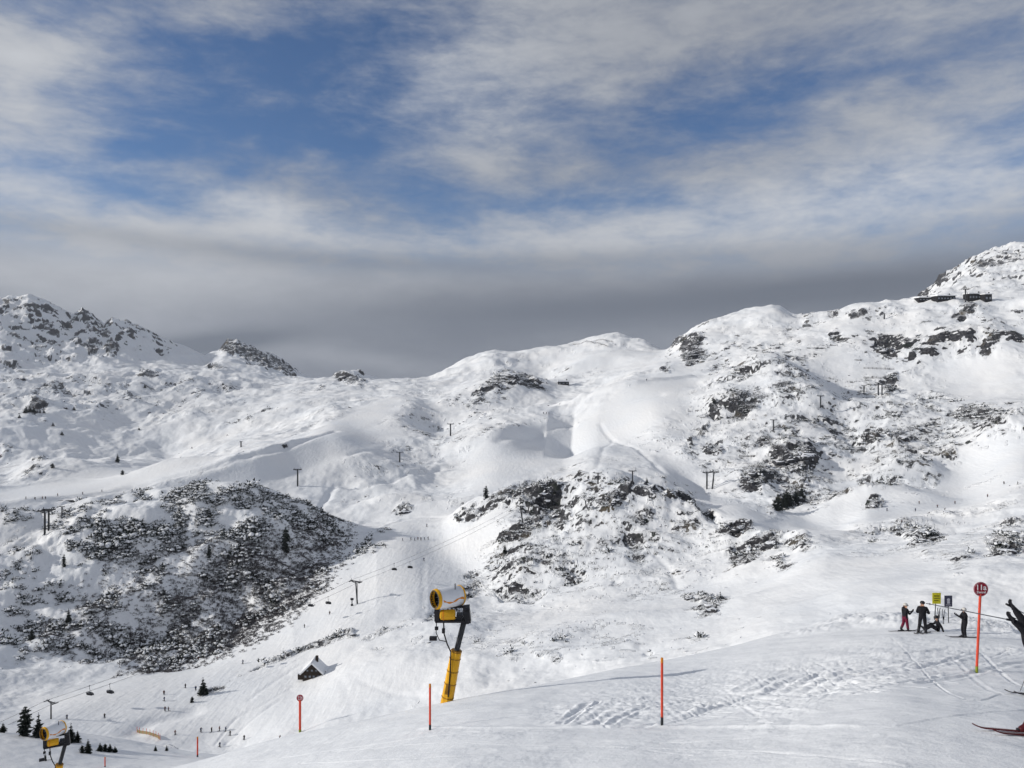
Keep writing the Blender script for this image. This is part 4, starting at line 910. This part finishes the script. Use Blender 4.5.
for (dy_, yw, dx_) in ((.14, 86, -.40), (-.14, 93, -.32)):
    o = ski_mb().build("ski", m_skir, ns, True); o.location = (dx_, dy_, 0); o.rotation_euler = (0, 0, R(yw)); MB().box((0, -.02, .045), (.075, .36, .045)).build("binding", m_black, o)
settle(ns)
b2 = hit(1020, 696); org2 = at(1049, 696, b2.y+.2); org2.z = gz(org2.x, org2.y)
n2 = person("person", org2, R(88), dict(), helmet=m_helm, label="skier cut off by the right edge, only the upper ski tips showing", ski_yaw=(R(3), R(-3)), pole=[((.24, .2, .97), (.5, .4, -.05)), ((-.24, .2, .97), (-.5, .4, -.05))]); settle(n2)
# ------------------------------------------------------------------ small far skiers
tiny = []
for tw_, lg_, hl_ in ((m_blackcl, m_blackcl, m_helmb), (m_wear[0], m_blackcl, m_helm), (m_wear[1], m_blackcl, m_helmb)):
    t = empty("tiny", (0, 0, 0)); o = person("person", (0, 0, 0), 0, dict(kneeL=(-.14, .14, .5), kneeR=(.14, .14, .5), pelvis=(0, -.05, .88), chest=(0, .1, 1.25), neck=(0, .14, 1.4), head=(0, .18, 1.53), crown=(0, .2, 1.65), shL=(-.2, .1, 1.36), shR=(.2, .1, 1.36), wrL=(-.35, .32, .95), wrR=(.35, .32, .95)), top=tw_, legs=lg_, helmet=hl_, sub=0, fingers=False, label="x")
    bpy.data.objects.remove(t); tiny.append(o)
used = [False]*3
def tiny_skier(u, v, hpx, label, group, rz=None, k=None):
    b = hit(u, v, 62); k = rt.randrange(3) if k is None else k; sc = min(max(hpx*b.y/F/1.75, .9), 1.5); rz = rt.uniform(0, 6.28) if rz is None else rz
    if not used[k]: o = tiny[k]; used[k] = True; o.location = b; o.rotation_euler = (0, 0, rz); o.scale = (sc,)*3; o["label"] = label; o["group"] = group
    else: o = dup(tiny[k], b, rz, sc, label, group)
    return o
def crowd(pts, hpx, label, group):
    for (u, v) in pts: tiny_skier(u, v, hpx, label, group)
def PP(s): return [tuple(float(q) for q in w.split(',')) for w in s.split()]
crowd(PP("402.7,541 411,540 414.5,540.4 418,540 421,540.3 424.3,540 428,539.6"), 3.3, "tiny skier in the row standing on the piste above the snow cannon barrel", "skiers in a row on the piste above the cannon")
crowd(PP("198.6,660 217,660 242.6,631 304.6,627.5 329.6,614.5 386,548 424,561 427,527"), 3.6, "tiny dark skier alone on the sunlit piste under the chairlift", "skiers spread along the piste under the chairlift")
crowd(PP("185.5,688 195.7,690 164,694.5 164.4,701 165,711 168.8,711 104.5,718 67,719 175,735 243,664"), 4.6, "small dark skier on the valley piste left of the timber hut", "skiers on the valley piste left of the hut")
crowd(PP("200.8,732 211.4,732 219.2,731 225.5,731.4 230.3,735.5 244.2,740 219.9,747 279.6,740"), 5.2, "small dark skier on the track between the orange pole and the small red sign", "skiers on the track above the slope crest")
crowd(PP("919,504 937.5,507.5 944.7,511 955,504 987.5,497 1004,484 1018,484.5 915.5,511 887,511 901.7,523"), 3.2, "tiny skier on the broad shaded piste below the right rocky mountainside", "skiers on the shaded piste at the right")
crowd(PP("26,499 42.5,499 45.5,499 57.5,496 82.5,494.5 102,492 132,491.5 192,449 227,436 35,499.5"), 2.8, "tiny skier on the long piste behind the shrubby hill", "skiers on the piste behind the shrubby hill")
crowd(PP("543.5,414 546.5,414 549,414"), 2.6, "tiny skier standing on the rim of the groomed snow bank", "skiers on the rim of the snow bank")
tiny_skier(646.5, 380.5, 3, "tiny skier on the skyline of the upper piste left of the cliff", "skier on the upper piste")
# ------------------------------------------------------------------ lift towers, ropes, chairs
def lift_tower(u, v, hpx, label, wpx=None, yaw=None, lean=0., group="chairlift and drag lift towers", twin=False, rmin=62, col=m_dsteel):
    b = hit(u, v, rmin); k = b.y/F; H_ = hpx*k; w = (wpx or hpx*.5)*k; yaw = R(0) if yaw is None else yaw; t = empty("lift_tower", b, yaw); ln = lean*H_; q = H_*.032
    MB().tube([(0, 0, -1), (ln*.96, 0, H_*.95)], [max(q, .75*k), max(q*.6, .6*k)], 8).build("mast", col, t, True)
    a_ = MB(); a_.box((ln, 0, H_*.93), (w, q*1.1, q*1.2)); a_.box((ln-w*.22, 0, H_*.885), (w*.4, q*.7, q*.7), Matrix.Rotation(R(16), 3, 'Y')); a_.box((ln+w*.22, 0, H_*.885), (w*.4, q*.7, q*.7), Matrix.Rotation(R(-16), 3, 'Y')); a_.build("crossarm", col, t)
    for s in (-1, 1):
        g = MB(); g.box((ln+s*w*.47, 0, H_*.915), (q*.8, w*.42, q*1.1)); g.tube([(ln+s*w*.47, 0, H_*.92), (ln+s*w*.40, 0, H_*1.03)], q*.3, 5); sh = g.build("sheave_train", col, t)
    lad = MB(); lad.box((ln*.5+q*1.3, 0, H_*.45), (q*.25, q*.9, H_*.8)); lad.build("ladder", col, t)
    tag(t, label, "lift tower", group); t["_h"] = H_; t["_w"] = w; t["_l"] = ln
    return t
ya = R(-28)
T1 = lift_tower(51, 719, 18.5, "lift tower rising just above the farther snow cannon's barrel", 15, ya)
T2 = lift_tower(357.5, 604, 24, "tall chairlift tower with wide arms on the sunlit piste", 13, ya, -.10)
T3 = lift_tower(523, 523, 18, "dark leaning lift tower against the rocky knoll of snowy boulders", 8, ya, -.18)
lift_tower(297.5, 486, 18, "lift tower alone on the snowfield right of the shrubby hill's top", 8)
lift_tower(399.7, 462, 10.5, "lift tower on the snowfield below the groomed dune, nearer of two there", 7)
lift_tower(450.5, 436, 13, "lift tower beside the wide groomed slope, below the col", 7)
lift_tower(598, 485, 13, "lift tower on the boulder knoll, left of its neighbour", 8)
lift_tower(632.5, 483.5, 13.5, "lift tower at the top right of the boulder knoll", 8)
lift_tower(706.8, 489, 18, "left one of two lift towers standing close together below the mountainside", 8)
lift_tower(712, 489, 18.5, "right one of two lift towers standing close together below the mountainside", 9, None, .12)
lift_tower(773.5, 430, 11, "lift tower among rocks above the dark cliffs", 7)
lift_tower(820.5, 408, 13, "lift tower below the avalanche fences, lower left of them", 7)
lift_tower(864, 394, 9, "short lift tower just under the lowest avalanche fence", 5)
lift_tower(878.3, 395, 13, "left one of a close pair of towers under the avalanche fences", 6)
lift_tower(882, 395, 12, "right one of a close pair of towers under the avalanche fences", 6)
RT = lift_tower(965.5, 302, 14, "lift tower on the ridge between the summit buildings", 8)
print("ridge tower", RT.location, px(RT.location)); lift_tower(241, 447, 6, "very small lift post on the piste behind the shrubby hill", 3)
lift_tower(44.5, 535, 26, "front one of two lift towers on the left shoulder of the shrubby hill", 13)
lift_tower(48.5, 531, 23, "rear one of two lift towers on the left shoulder of the shrubby hill", 12)
lift_tower(62, 518, 12, "thin lift post under the dark station roof", 5)
lift_tower(884.3, 319, 6, "tiny lift post on the upper snow bowl left of the summit buildings", 2.5)
bpy.context.view_layer.update()
def rope_pts(A, B, s):
    def e(t):
        c, sn = math.cos(t.rotation_euler.z), math.sin(t.rotation_euler.z); x = t["_l"]+s*t["_w"]*.44
        return Vector((t.location.x+x*c, t.location.y+x*sn, t.location.z+t["_h"]*.95))
    a_, b_ = e(A), e(B); L_ = (b_-a_).length
    return [a_.lerp(b_, q/24)-Vector((0, 0, L_*.018*4*(q/24)*(1-q/24))) for q in range(25)]
# the line carries on below the frame and up over the knoll
ropes = {}
for s in (-1, 1):
    pts = []
    for A, B in ((T1, T2), (T2, T3)): pts += rope_pts(A, B, s)
    a0 = pts[0]; d0 = (pts[0]-pts[24]); pts = [a0+d0*.6+Vector((0, 0, -6))]+pts
    ropes[s] = pts
    tag(MB().tube(pts, .05, 5).build("haul_rope", m_steel, None, True), ("left" if s < 0 else "right")+" haul rope of the chairlift, running between the tall towers", "cable", "chairlift ropes")
for t in (T1, T2, T3): pass
def make_chair():
    t = empty("chairlift_chair", (0, 0, 0)); MB().tube([(0, 0, 0), (0, .05, -.9), (0, .25, -1.7), (0, .1, -2.3)], .06, 6).build("hanger", m_dsteel, t, True)
    MB().box((0, 0, .05), (.2, .5, .22)).build("grip", m_dsteel, t)
    c = MB(); c.box((0, .1, -3.0), (2.2, .6, .16)); c.build("seat", m_blackcl, t)
    MB().box((0, -.2, -2.65), (2.2, .14, .75), Matrix.Rotation(R(12), 3, 'X')).build("backrest", m_blackcl, t)
    MB().tube([(-1.12, .45, -3.1), (-1.12, -.2, -2.3), (1.12, -.2, -2.3), (1.12, .45, -3.1)], .05, 6).build("chair_frame", m_dsteel, t, True)
    vs = []; n = 9
    for x in (-1.1, -.5, .5, 1.1):
        for i_ in range(n):
            a_ = R(-25+i_*16); rr_ = 1.0 if abs(x) < 1 else .9; vs.append((x, -.05+math.sin(a_)*rr_, -3.1+math.cos(a_)*rr_*1.15))
    fs = [(j_*n+i_, j_*n+i_+1, (j_+1)*n+i_+1, (j_+1)*n+i_) for j_ in range(3) for i_ in range(n-1)]
    bb = MB(); bb.add(vs, fs); bb.build("bubble_hood", m_bubble, t, True)
    return t
ch0 = make_chair(); first = True
CH = [(-1, 90, "chair low over the valley piste, left one right of the farther snow cannon"), (1, 109.5, "chair low over the valley piste, right one of the lowest pair"), (-1, 211, "left chair of the second pair up, over the valley piste"), (1, 229, "right chair of the second pair up, over the valley piste"),
      (-1, 310.5, "left chair of the pair just below the tall chairlift tower"), (1, 327.5, "right chair of the pair just below the tall chairlift tower"), (-1, 394.5, "left chair of the pair above the tall chairlift tower"), (1, 410, "right chair of the pair above the tall chairlift tower")]
for s, u, lab in CH:
    best = None
    pts = ropes[s]
    for a_, b_ in zip(pts[:-1], pts[1:]):
        for q in range(8):
            p = a_.lerp(b_, q/8); uu = CU+F*p.x/p.y
            if best is None or abs(uu-u) < best[0]: best = (abs(uu-u), p.copy())
    rz = ya+R(8)
    if first: o = ch0; first = False; o.location = best[1]; o.rotation_euler = (0, 0, rz); o["label"] = lab; o["category"] = "chairlift chair"; o["group"] = "chairs on the chairlift"
    else: o = dup(ch0, best[1], rz, None, lab)
b = hit(352, 606, 62); k = b.y/F; t = empty("signal_post", b); MB().tube([(0, 0, -.5), (0, 0, 8*k*.8)], .5*k, 6).build("post", m_black, t); MB().box((0, 0, 6.8*k), (3*k, 1.2*k, 2*k)).build("lamp_box", m_black, t); MB().box((0, 0, 1*k), (2.2*k, 1.2*k, 2*k)).build("base_box", m_black, t)
tag(t, "short dark post with a box head at the foot of the tall lift tower", "post")
# ------------------------------------------------------------------ hut and buildings
def gable_hut():
    b = hit(312, 678.5, 62); k = b.y/F; W_, D_, E_, H_ = 18*k, 5.6, 2.5, 15.5*k; E_ = 7*k; t = empty("timber_hut", b-Vector((0, 0, .3)), R(1))
    V = [(-W_/2, 0, -1.5), (W_/2, 0, -1.5), (W_/2, 0, E_), (0, 0, H_), (-W_/2, 0, E_)]; V += [(x, D_, z) for x, y, z in V]
    wl = MB().add(V, [(0, 1, 2, 3, 4), (9, 8, 7, 6, 5), (1, 6, 7, 2), (5, 0, 4, 9)]); wo = wl.build("wall", m_wood, t)
    for s in (-1, 1):
        ov = 1.25; n = Vector((s*(H_-E_), 0, W_/2)).normalized(); A = Vector((0, -.8, H_+.12)); B = Vector((s*W_/2*ov, -.8, H_+.12-(H_-E_)*ov)); r = MB()
        th = .55; q = [A, B, B+n*th, A+n*th*.9+Vector((0, 0, .15))]; q2 = [p+Vector((0, D_+1.4, 0)) for p in q]
        r.add(q+q2, [(0, 1, 2, 3), (7, 6, 5, 4), (0, 4, 5, 1), (1, 5, 6, 2), (2, 6, 7, 3), (3, 7, 4, 0)] if s < 0 else [(3, 2, 1, 0), (4, 5, 6, 7), (1, 5, 4, 0), (2, 6, 5, 1), (3, 7, 6, 2), (0, 4, 7, 3)])
        r.build("roof", m_roofsnow, t)
        e = MB(); e.tube([A-Vector((0, .02, .1)), B-Vector((0, .02, .1))], .12, 4); e.build("bargeboard", m_wood, t)
    MB().box((1.0, 3.2, H_+.7), (.9, .9, 2.2)).build("chimney", m_wood, t)
    for x in (-.26, 0, .24): f = MB().box((x*W_, -.04, E_+.7), (.75, .06, .7)); fo = f.build("window", m_greywood, t); MB().box((x*W_, -.08, E_+.7), (.5, .04, .5)).build("pane", m_glass, fo)
    for x in (-.36, -.12, .1, .36): f = MB().box((x*W_, -.04, E_*.42), (.85, .06, .8)); fo = f.build("window", m_greywood, t); MB().box((x*W_, -.08, E_*.42), (.6, .04, .58)).build("pane", m_glass, fo)
    an = MB(); an.box((-W_/2-1., 2.2, E_*.35), (2.0, 3.5, E_*.9)); an.build("annex", m_wood, t); MB().box((-W_/2-1., 2.1, E_*.82+.15), (2.4, 4.0, .35), Matrix.Rotation(R(-10), 3, 'Y')).build("annex_roof", m_roofsnow, t)
    sd_ = MB(); sd_.box((W_/2+.9, 3.6, E_*.5-.3), (1.8, 4.4, E_*1.15)); sd_.build("lean_to", m_greywood, t); MB().box((W_/2+.95, 3.6, E_*1.06), (2.1, 4.7, .2), Matrix.Rotation(R(16), 3, 'Y')).build("lean_to_roof", m_roofsnow, t)
    tag(t, "small dark timber hut with snowy gable roof below the line of rocks", "hut")
gable_hut()
m_hutdark = mat('dark_weathered_cladding', (.014, .013, .014), .8, noise=.4, scale=.5)
def block(u0, u1, vb, vt, name, label, dep=12, roofv=2., yaw=0., cat="building", m=m_wood, rmin=62):
    m = m_hutdark; b = hit((u0+u1)/2, vb, rmin); k = b.y/F; W_ = (u1-u0)*k; H_ = (vb-vt)*k; t = empty(name, b, yaw)
    MB().box((0, dep/2, H_/2-1), (W_, dep, H_+2)).build("wall", m, t)
    MB().box((0, dep/2-.5, H_+roofv*k*.35), (W_+1.5, dep+2.5, roofv*k*.7), Matrix.Rotation(R(3), 3, 'X')).build("roof", m_roofsnow, t)
    n = max(2, int(W_/4))
    for i_ in range(n):
        x = -W_/2+W_*(i_+.5)/n; f = MB().box((x, -.05, H_*.5), (W_/n*.62, .12, H_*.34)).build("window", m_dsteel, t); MB().box((x, -.13, H_*.5), (W_/n*.5, .06, H_*.26)).build("pane", m_glass, f)
    if H_ > 3: MB().box((W_*.31, dep*.4, H_+roofv*k+.5), (1.2, 1.2, 2.)).build("chimney", m, t)
    return tag(t, label, cat)
RMR = 1000
block(919, 932, 301.5, 297.5, "summit_station", "low dark building, leftmost on the ridge at upper right", 14, 1.2, rmin=RMR)
block(937.5, 955.5, 301, 295.5, "summit_restaurant", "long dark building with flat roof left of the ridge tower", 16, 1.4, rmin=RMR)
block(969, 984, 300.5, 293.5, "summit_station", "taller dark summit building right of the ridge lift tower", 14, 1.4, rmin=RMR)
block(985, 992, 302, 294, "summit_station", "narrow dark block at the right end of the summit buildings", 10, 1.2, rmin=RMR)
block(558, 569, 385, 381.5, "piste_shed", "low dark shed on the snow below the middle ridge", 8, 1.6, rmin=500)
# curved roof of the lift station on the hill's shoulder
b = hit(75, 504, 560); k = b.y/F; t = empty("lift_station", b); W_ = 38*k
vs = []; n = 18
for y_ in (0, 11):
    for i_ in range(n+1):
        s = i_/n; z = 3.0*k*math.sin(math.pi*min(s*.62+.3, 1.))*1.0+.5*k; vs.append((-W_/2+W_*s, y_, z))
    for i_ in range(n+1):
        s = i_/n; z = 3.0*k*math.sin(math.pi*min(s*.62+.3, 1.))*1.0+.5*k; vs.append((-W_/2+W_*s, y_, z-1.3*k*(.5+.5*math.sin(math.pi*s))))
m_ = n+1; fs = []
for i_ in range(n): fs += [(i_, i_+1, m_+i_+1, m_+i_), (2*m_+i_+1, 2*m_+i_, 3*m_+i_, 3*m_+i_+1), (i_, 2*m_+i_, 2*m_+i_+1, i_+1), (m_+i_, m_+i_+1, 3*m_+i_+1, 3*m_+i_)]
MB().add(vs, fs).build("curved_roof", m_dsteel, t, True); MB().box((0, 5.5, .5*k-1), (W_*.8, 9, 3.2*k)).build("wall", m_greywood, t)
tag(t, "lift station with long dark curved roof behind the shrubby hill's shoulder", "building")
# ------------------------------------------------------------------ avalanche fences, net
def fence(u0, v0, u1, v1, hpx, label, rmin=150):
    a_, b_ = hit(u0, v0, rmin), hit(u1, v1, rmin); k = a_.y/F; H_ = max(hpx*k, 1.5); t = empty("avalanche_fence", a_); d_ = b_-a_; L_ = d_.length; n = max(3, int(L_/4.5)); rl = MB(); prev = None
    for i_ in range(n+1):
        q = a_+d_*(i_/n); q.z = gz(q.x, q.y); q = q-a_
        po = MB(); po.tube([q-Vector((0, 0, .5)), q+Vector((0, .3, H_))], .14, 5); po.tube([q+Vector((0, 1.2, 0)), q+Vector((0, .3, H_*.8))], .1, 4); po.build("post", m_wood, t)
        if prev is not None:
            for j_ in range(3): z = H_*(.3+.3*j_); rl.tube([prev+Vector((0, .15, z)), q+Vector((0, .15, z))], .11, 4)
        prev = q
    rl.build("rails", m_wood, t); return tag(t, label, "avalanche fence", "avalanche fences")
fence(178, 578, 292, 577, 3.4, "long dark avalanche fence across the lower shrubby hill")
fence(292, 549, 329, 548, 3.4, "shorter avalanche fence beside the tall dark fir on the shrubby hill")
fence(864, 369, 894, 370, 2.0, "longest avalanche fence on the upper right slope")
fence(864, 378, 881, 379, 1.8, "avalanche fence just under the longest one on the upper right slope")
fence(855, 360.5, 861, 361, 1.6, "very short avalanche fence up left of the longest one")
fence(927.5, 345, 934.5, 345, 1.5, "tiny avalanche fence on the smooth slope below the summit station, upper of two")
fence(922, 353.5, 929, 353.5, 1.5, "tiny avalanche fence on the smooth slope below the summit station, lower of two")
fence(573, 344.5, 608, 347, 1.3, "thin long avalanche fence near the top of the middle ridge")
fence(594, 341.5, 613, 342.5, 1.3, "thin short avalanche fence nearest the middle ridge's summit")
fence(739.5, 456.5, 753, 457, 1.8, "avalanche fence left of the dark cliffs on the mountainside")
A = catmull([np.array(hit(*q, 62)[:]) for q in ((137, 732.5), (143, 734), (150, 735.5), (156, 737.5), (160, 740))], 6)
t = empty("safety_net", Vector(A[0])); nm = MB(); o0 = Vector(A[0]); vs = []
for q in A: g_ = Vector((q[0], q[1], gz(q[0], q[1]))); vs += [g_-o0+Vector((0, 0, .1)), g_-o0+Vector((0, 0, 1.0)), g_-o0+Vector((.05, .05, 1.0)), g_-o0+Vector((.05, .05, .1))]
fs = []
for i_ in range(len(A)-1): fs += [(4*i_, 4*i_+4, 4*i_+5, 4*i_+1), (4*i_+2, 4*i_+6, 4*i_+7, 4*i_+3), (4*i_+1, 4*i_+5, 4*i_+6, 4*i_+2)]
nm.add(vs, fs).build("netting", m_net, t)
for q in A[::3]: g_ = Vector((q[0], q[1], gz(q[0], q[1])))-o0; MB().tube([g_-Vector((0, 0, .4)), g_+Vector((0, 0, 1.9))], .07, 5).build("post", m_red, t)
tag(t, "curved ochre safety net beside the valley piste", "safety net")
# ------------------------------------------------------------------ firs
def fir_mesh(k, col_=False):
    g = np.random.default_rng(300+k); V = []; Fc = []; n = 420
    for i_ in range(n):
        s = g.uniform(.03, 1.)**.85; h_ = 1-s*.95 if not col_ else 1-s*.97
        rr_ = (.24*s+.015) if not col_ else min(.19, .30*s**.55+.01)*g.uniform(.8, 1.1)
        rr_ *= .75+.35*math.sin(h_*40+k)
        a_ = g.uniform(0, 6.283); d_ = np.array([math.cos(a_), math.sin(a_), g.uniform(-.55, .15)]); o_ = np.array([0, 0, h_])+d_*rr_*g.uniform(.05, .5); L_ = rr_*g.uniform(.5, .8)
        e_ = o_+d_*L_; sv = np.cross(d_, [0, 0, 1.]); sv /= np.linalg.norm(sv); w_ = L_*g.uniform(.22, .45); b_ = len(V)
        V += [o_-sv*w_, o_+sv*w_, e_+sv*w_*.25, e_-sv*w_*.25]; Fc.append((b_, b_+1, b_+2, b_+3))
        w2 = np.array([0, 0, w_*.8]); V += [o_-w2, o_+w2*.5, e_+w2*.2, e_-w2*.6]; Fc.append((b_+4, b_+5, b_+6, b_+7))
    return V, Fc
m_fir = mat("fir_needles", (.016, .024, .018), .85, noise=.5, scale=4); m_bark = mat("fir_bark", (.05, .038, .03), .9)
firs = {}
def fir(u, v, hpx, label, kind=0, name="fir_tree", group=None, wide=1., rmin=62):
    b = hit(u, v, rmin); H_ = hpx*b.y/F*1.03
    if kind not in firs:
        t = empty(name, b); V, Fc = fir_mesh(kind, kind in (1, 3)); c = MB(); c.add(V, Fc); c.build("crown", m_fir, t); MB().tube([(0, 0, -.06), (0, 0, .5), (0, 0, .97)], [.022, .014, .003], 6).build("trunk", m_bark, t); firs[kind] = t
    else: t = dup(firs[kind], b, rt.uniform(0, 6)); t.name = name
    t.location = b-Vector((0, 0, .02*H_)); t.scale = (H_*wide, H_*wide, H_); tag(t, label, "tree", group); 
    return t
fir(25, 736, 31, "tallest dark column-shaped fir left of the farther snow cannon", 1, wide=1.05)
fir(38.5, 737.5, 26, "pointed fir between the column-shaped fir and the farther snow cannon", 0)
fir(3, 732.5, 10, "small fir at the left frame edge beside the column-shaped fir", 2, wide=1.8)
fir(71, 742.5, 20, "pointed fir just right of the farther snow cannon", 2, wide=1.1)
fir(77.5, 742.5, 12.5, "low bushy fir right of the pointed one by the farther snow cannon", 0, wide=1.5)
fir(88, 753, 14, "ragged young fir in the shrub patch right of the farther snow cannon", 2, wide=1.4)
for q, (u, v, h_) in enumerate(((100, 751, 9), (105, 751.5, 8), (110, 752, 9), (115, 752.5, 7), (82, 753, 8))): fir(u, v, h_, "shrub-sized young fir in the low row right of the ragged fir", q % 3, "young_fir", "young firs in the low row", 1.6)
fir(45.5, 761, 7, "narrow young fir just left of the farther snow cannon tower", 3, "young_fir", wide=.9)
for u_ in (155.4, 166.7): fir(u_, 751, 6, "one of two tiny dark young firs behind the crest, left of the orange pole", 2, "young_fir", "young firs behind the crest", 1.3)
fir(203, 694.5, 18, "fir at the left end of the diagonal line of rocks", 2, wide=1.25)
fir(192, 702.5, 6, "round dark bush below the fir at the end of the rock line", 3, "round_shrub", wide=1.7)
fir(285.5, 551.5, 26, "tall dark columnar fir on the shrubby hill", 1, wide=.75)
fir(64, 567, 13, "columnar fir on the left part of the shrubby hill", 3, wide=.85)
fir(209, 558, 14, "columnar fir in the middle of the shrubby hill", 3, wide=.85)
fir(31.7, 640, 12.5, "small pointed fir at the hill's foot near the left edge", 2, wide=1.3)
fir(68.5, 623, 15, "dark ragged fir low on the left of the shrubby hill", 0, wide=1.0)
fir(486, 498, 12.5, "thick dark fir at the left top of the boulder knoll", 3, wide=1.3)
fir(505, 553, 9.5, "small pointed fir on the left edge of the boulder knoll", 2, wide=1.1)
fir(554.5, 494, 6, "tiny fir right of the dark rocks crowning the boulder knoll", 0, wide=1.2)
fir(647, 483, 5.5, "tiny fir right of the lift tower atop the boulder knoll", 2, wide=1.3)
fir(117.5, 462, 9, "fir on the small snow hump above the long left piste", 0, wide=1.1)
fir(52.5, 468, 5, "round bush on the left snow hump above the long piste", 3, "round_shrub", wide=2.2)
fir(122.5, 475, 5, "round bush below the fir on the snow hump", 3, "round_shrub", wide=2.2)
fir(714, 403, 5, "tiny lone fir high on the smooth mountain shoulder", 2, wide=1.6)
for u, v, h_ in ((778, 511, 20), (784, 507, 17), (790, 505, 15), (796, 502, 16), (802, 498, 13), (787, 502, 16)): fir(u, v, h_, "fir in the dark clump at the foot of the right cliffs", 2 if h_ > 15 else 0, "fir_tree", "firs in the dark clump under the cliffs", 1.1)
for u, v, h_ in ((26, 413, 8), (30, 412, 7), (34, 412, 6), (40, 413, 4), (44, 413, 4)): fir(u, v, h_, "tiny fir in the small group on the upper left plateau", 2, "fir_tree", "firs on the upper left plateau", 1.4)
for u, v, h_ in ((19.5, 418, 4), (53, 426, 4), (62, 435, 4.5), (74, 410, 4), (145, 388, 4), (139, 430, 3), (223, 385, 3)): fir(u, v, h_, "single tiny bush on the open snow of the upper left plateau", 2, "young_fir", "lone bushes on the upper left plateau", 1.7)
# ------------------------------------------------------------------ the outcrops one can tell apart
def outcrop(u, v, ru, rv, n, label, tilt=0.):
    g = np.random.default_rng(int(u*7+v)); b = hit(u, v, 62); k = b.y/F; mbk = MB(); done = []
    for i_ in range(int(n*2.4)):
        a_ = g.uniform(0, 6.28); q = math.sqrt(g.uniform(0, 1)); du = q*math.cos(a_)*ru; dv_ = q*math.sin(a_)*rv+du*tilt
        c = hit(u+du, v+dv_, max(math.hypot(b.x, b.y)-rv*9*k*3, 62)); 
        if (c-b).length > (ru+rv)*k*3.5: continue
        if done and min((c-q_).length for q_ in done) > 4.2*k*(ru/9)**.5: continue
        done.append(c)
        V, Fc, _ = rt_[g.integers(0, 6)]; s = g.uniform(1.3, 3.2)*k*(ru/9)**.5*1.45; an = g.uniform(0, 6.28); cc, ss = math.cos(an), math.sin(an)
        W2 = np.stack([(V[:, 0]*cc-V[:, 1]*ss)*s*1.25, (V[:, 0]*ss+V[:, 1]*cc)*s, V[:, 2]*s*g.uniform(.8, 1.25)], 1)+np.array(c-b)[None]+np.array([0, 0, s*.25])
        mbk.add(W2, Fc.tolist())
    o = mbk.build("rock_outcrop", m_crag, None, loc=b); return tag(o, label, "rock outcrop", "rock outcrops")
m_crag = mat("dark_crag_rock", (.045, .046, .052), .85, noise=.5, scale=.6, snow=.44)
OUT = [(703, 609, 11, 5, 14, .35, "dark rock outcrop low on the snow, above the lone red marker pole"), (689, 597, 7, 4, 8, 0, "smaller rock outcrop just up left of the one above the marker pole"),
 (742, 560, 9, 8, 12, -.5, "craggy outcrop on the snow ridge left of the people's group"), (764, 546, 14, 5, 12, -.3, "outcrop upslope of the craggy one in the middle right"),
 (924, 541, 10, 7, 12, .1, "brownish outcrop above the yellow board"), (1005, 551, 12, 7, 15, -.5, "large rock outcrop by the right edge above the 11a sign"),
 (790, 466, 20, 9, 26, -.3, "broad dark cliff in the middle of the right mountainside"), (757, 478, 13, 8, 16, -.9, "steep dark cliff at the mountain foot right of the twin towers"),
 (870, 440, 9, 10, 15, -.3, "compact dark cliff high on the right mountainside"), (903, 440, 13, 3.5, 10, -.15, "flat dark rock band right of the compact cliff"),
 (615, 505, 12, 4, 10, -.45, "slanting dark rock on the right top of the boulder knoll"), (545, 502, 10, 6, 13, .1, "dark rock at the summit of the boulder knoll"),
 (692, 353, 6, 10, 12, .2, "dark cliff below the ridge line at the saddle"), (681, 343, 4, 3, 5, 0, "small crag on the skyline left of the saddle cliff"),
 (648, 651, 3, 1.2, 3, 0, "small dark rock up left of the lone red marker pole"), (892, 351, 11, 7, 13, -.5, "dark crag under the summit buildings above the avalanche fences"),
 (512, 380, 16, 3.5, 13, .1, "dark rocks on the white knoll below the middle ridge"),
 (404, 512, 5, 1.8, 4, 0, "lone low rock on the snowfield at the end of the shrubby hill"), (735, 530, 13, 2.5, 8, -.1, "thin dark rock band on the snow ridge above the craggy outcrop"),
 (350, 379, 9, 3.5, 9, .2, "dark rocks on the low skyline bump right of the dark peak")]
for u, v, ru, rv, n, tl, lab in OUT: outcrop(u, v, ru, rv, n, lab, tl)
for o in bpy.data.objects:
    for kk in ("_h", "_w", "_l"):
        if kk in o.keys(): del o[kk]
# ------------------------------------------------------------------ the air
def haze_box():
    lo = float(ZZ.min())-1.; hi = float(ZZ.max())+3.; Rm = 4300.
    o = MB().box((0, 0, (lo+hi)/2), (2*Rm, 2*Rm, hi-lo)).build("haze", [], None)
    m = bpy.data.materials.new("mountain_air"); m.use_nodes = True; nt = m.node_tree; nt.nodes.remove(nt.nodes["Principled BSDF"])
    v = nt.nodes.new("ShaderNodeVolumePrincipled"); v.inputs["Density"].default_value = 6e-5; v.inputs["Color"].default_value = (.80, .87, 1, 1); v.inputs["Anisotropy"].default_value = .2
    nt.links.new(v.outputs[0], nt.nodes["Material Output"].inputs["Volume"]); o.data.materials.append(m); o["kind"] = "stuff"; S.cycles.volume_bounces = 0
haze_box()
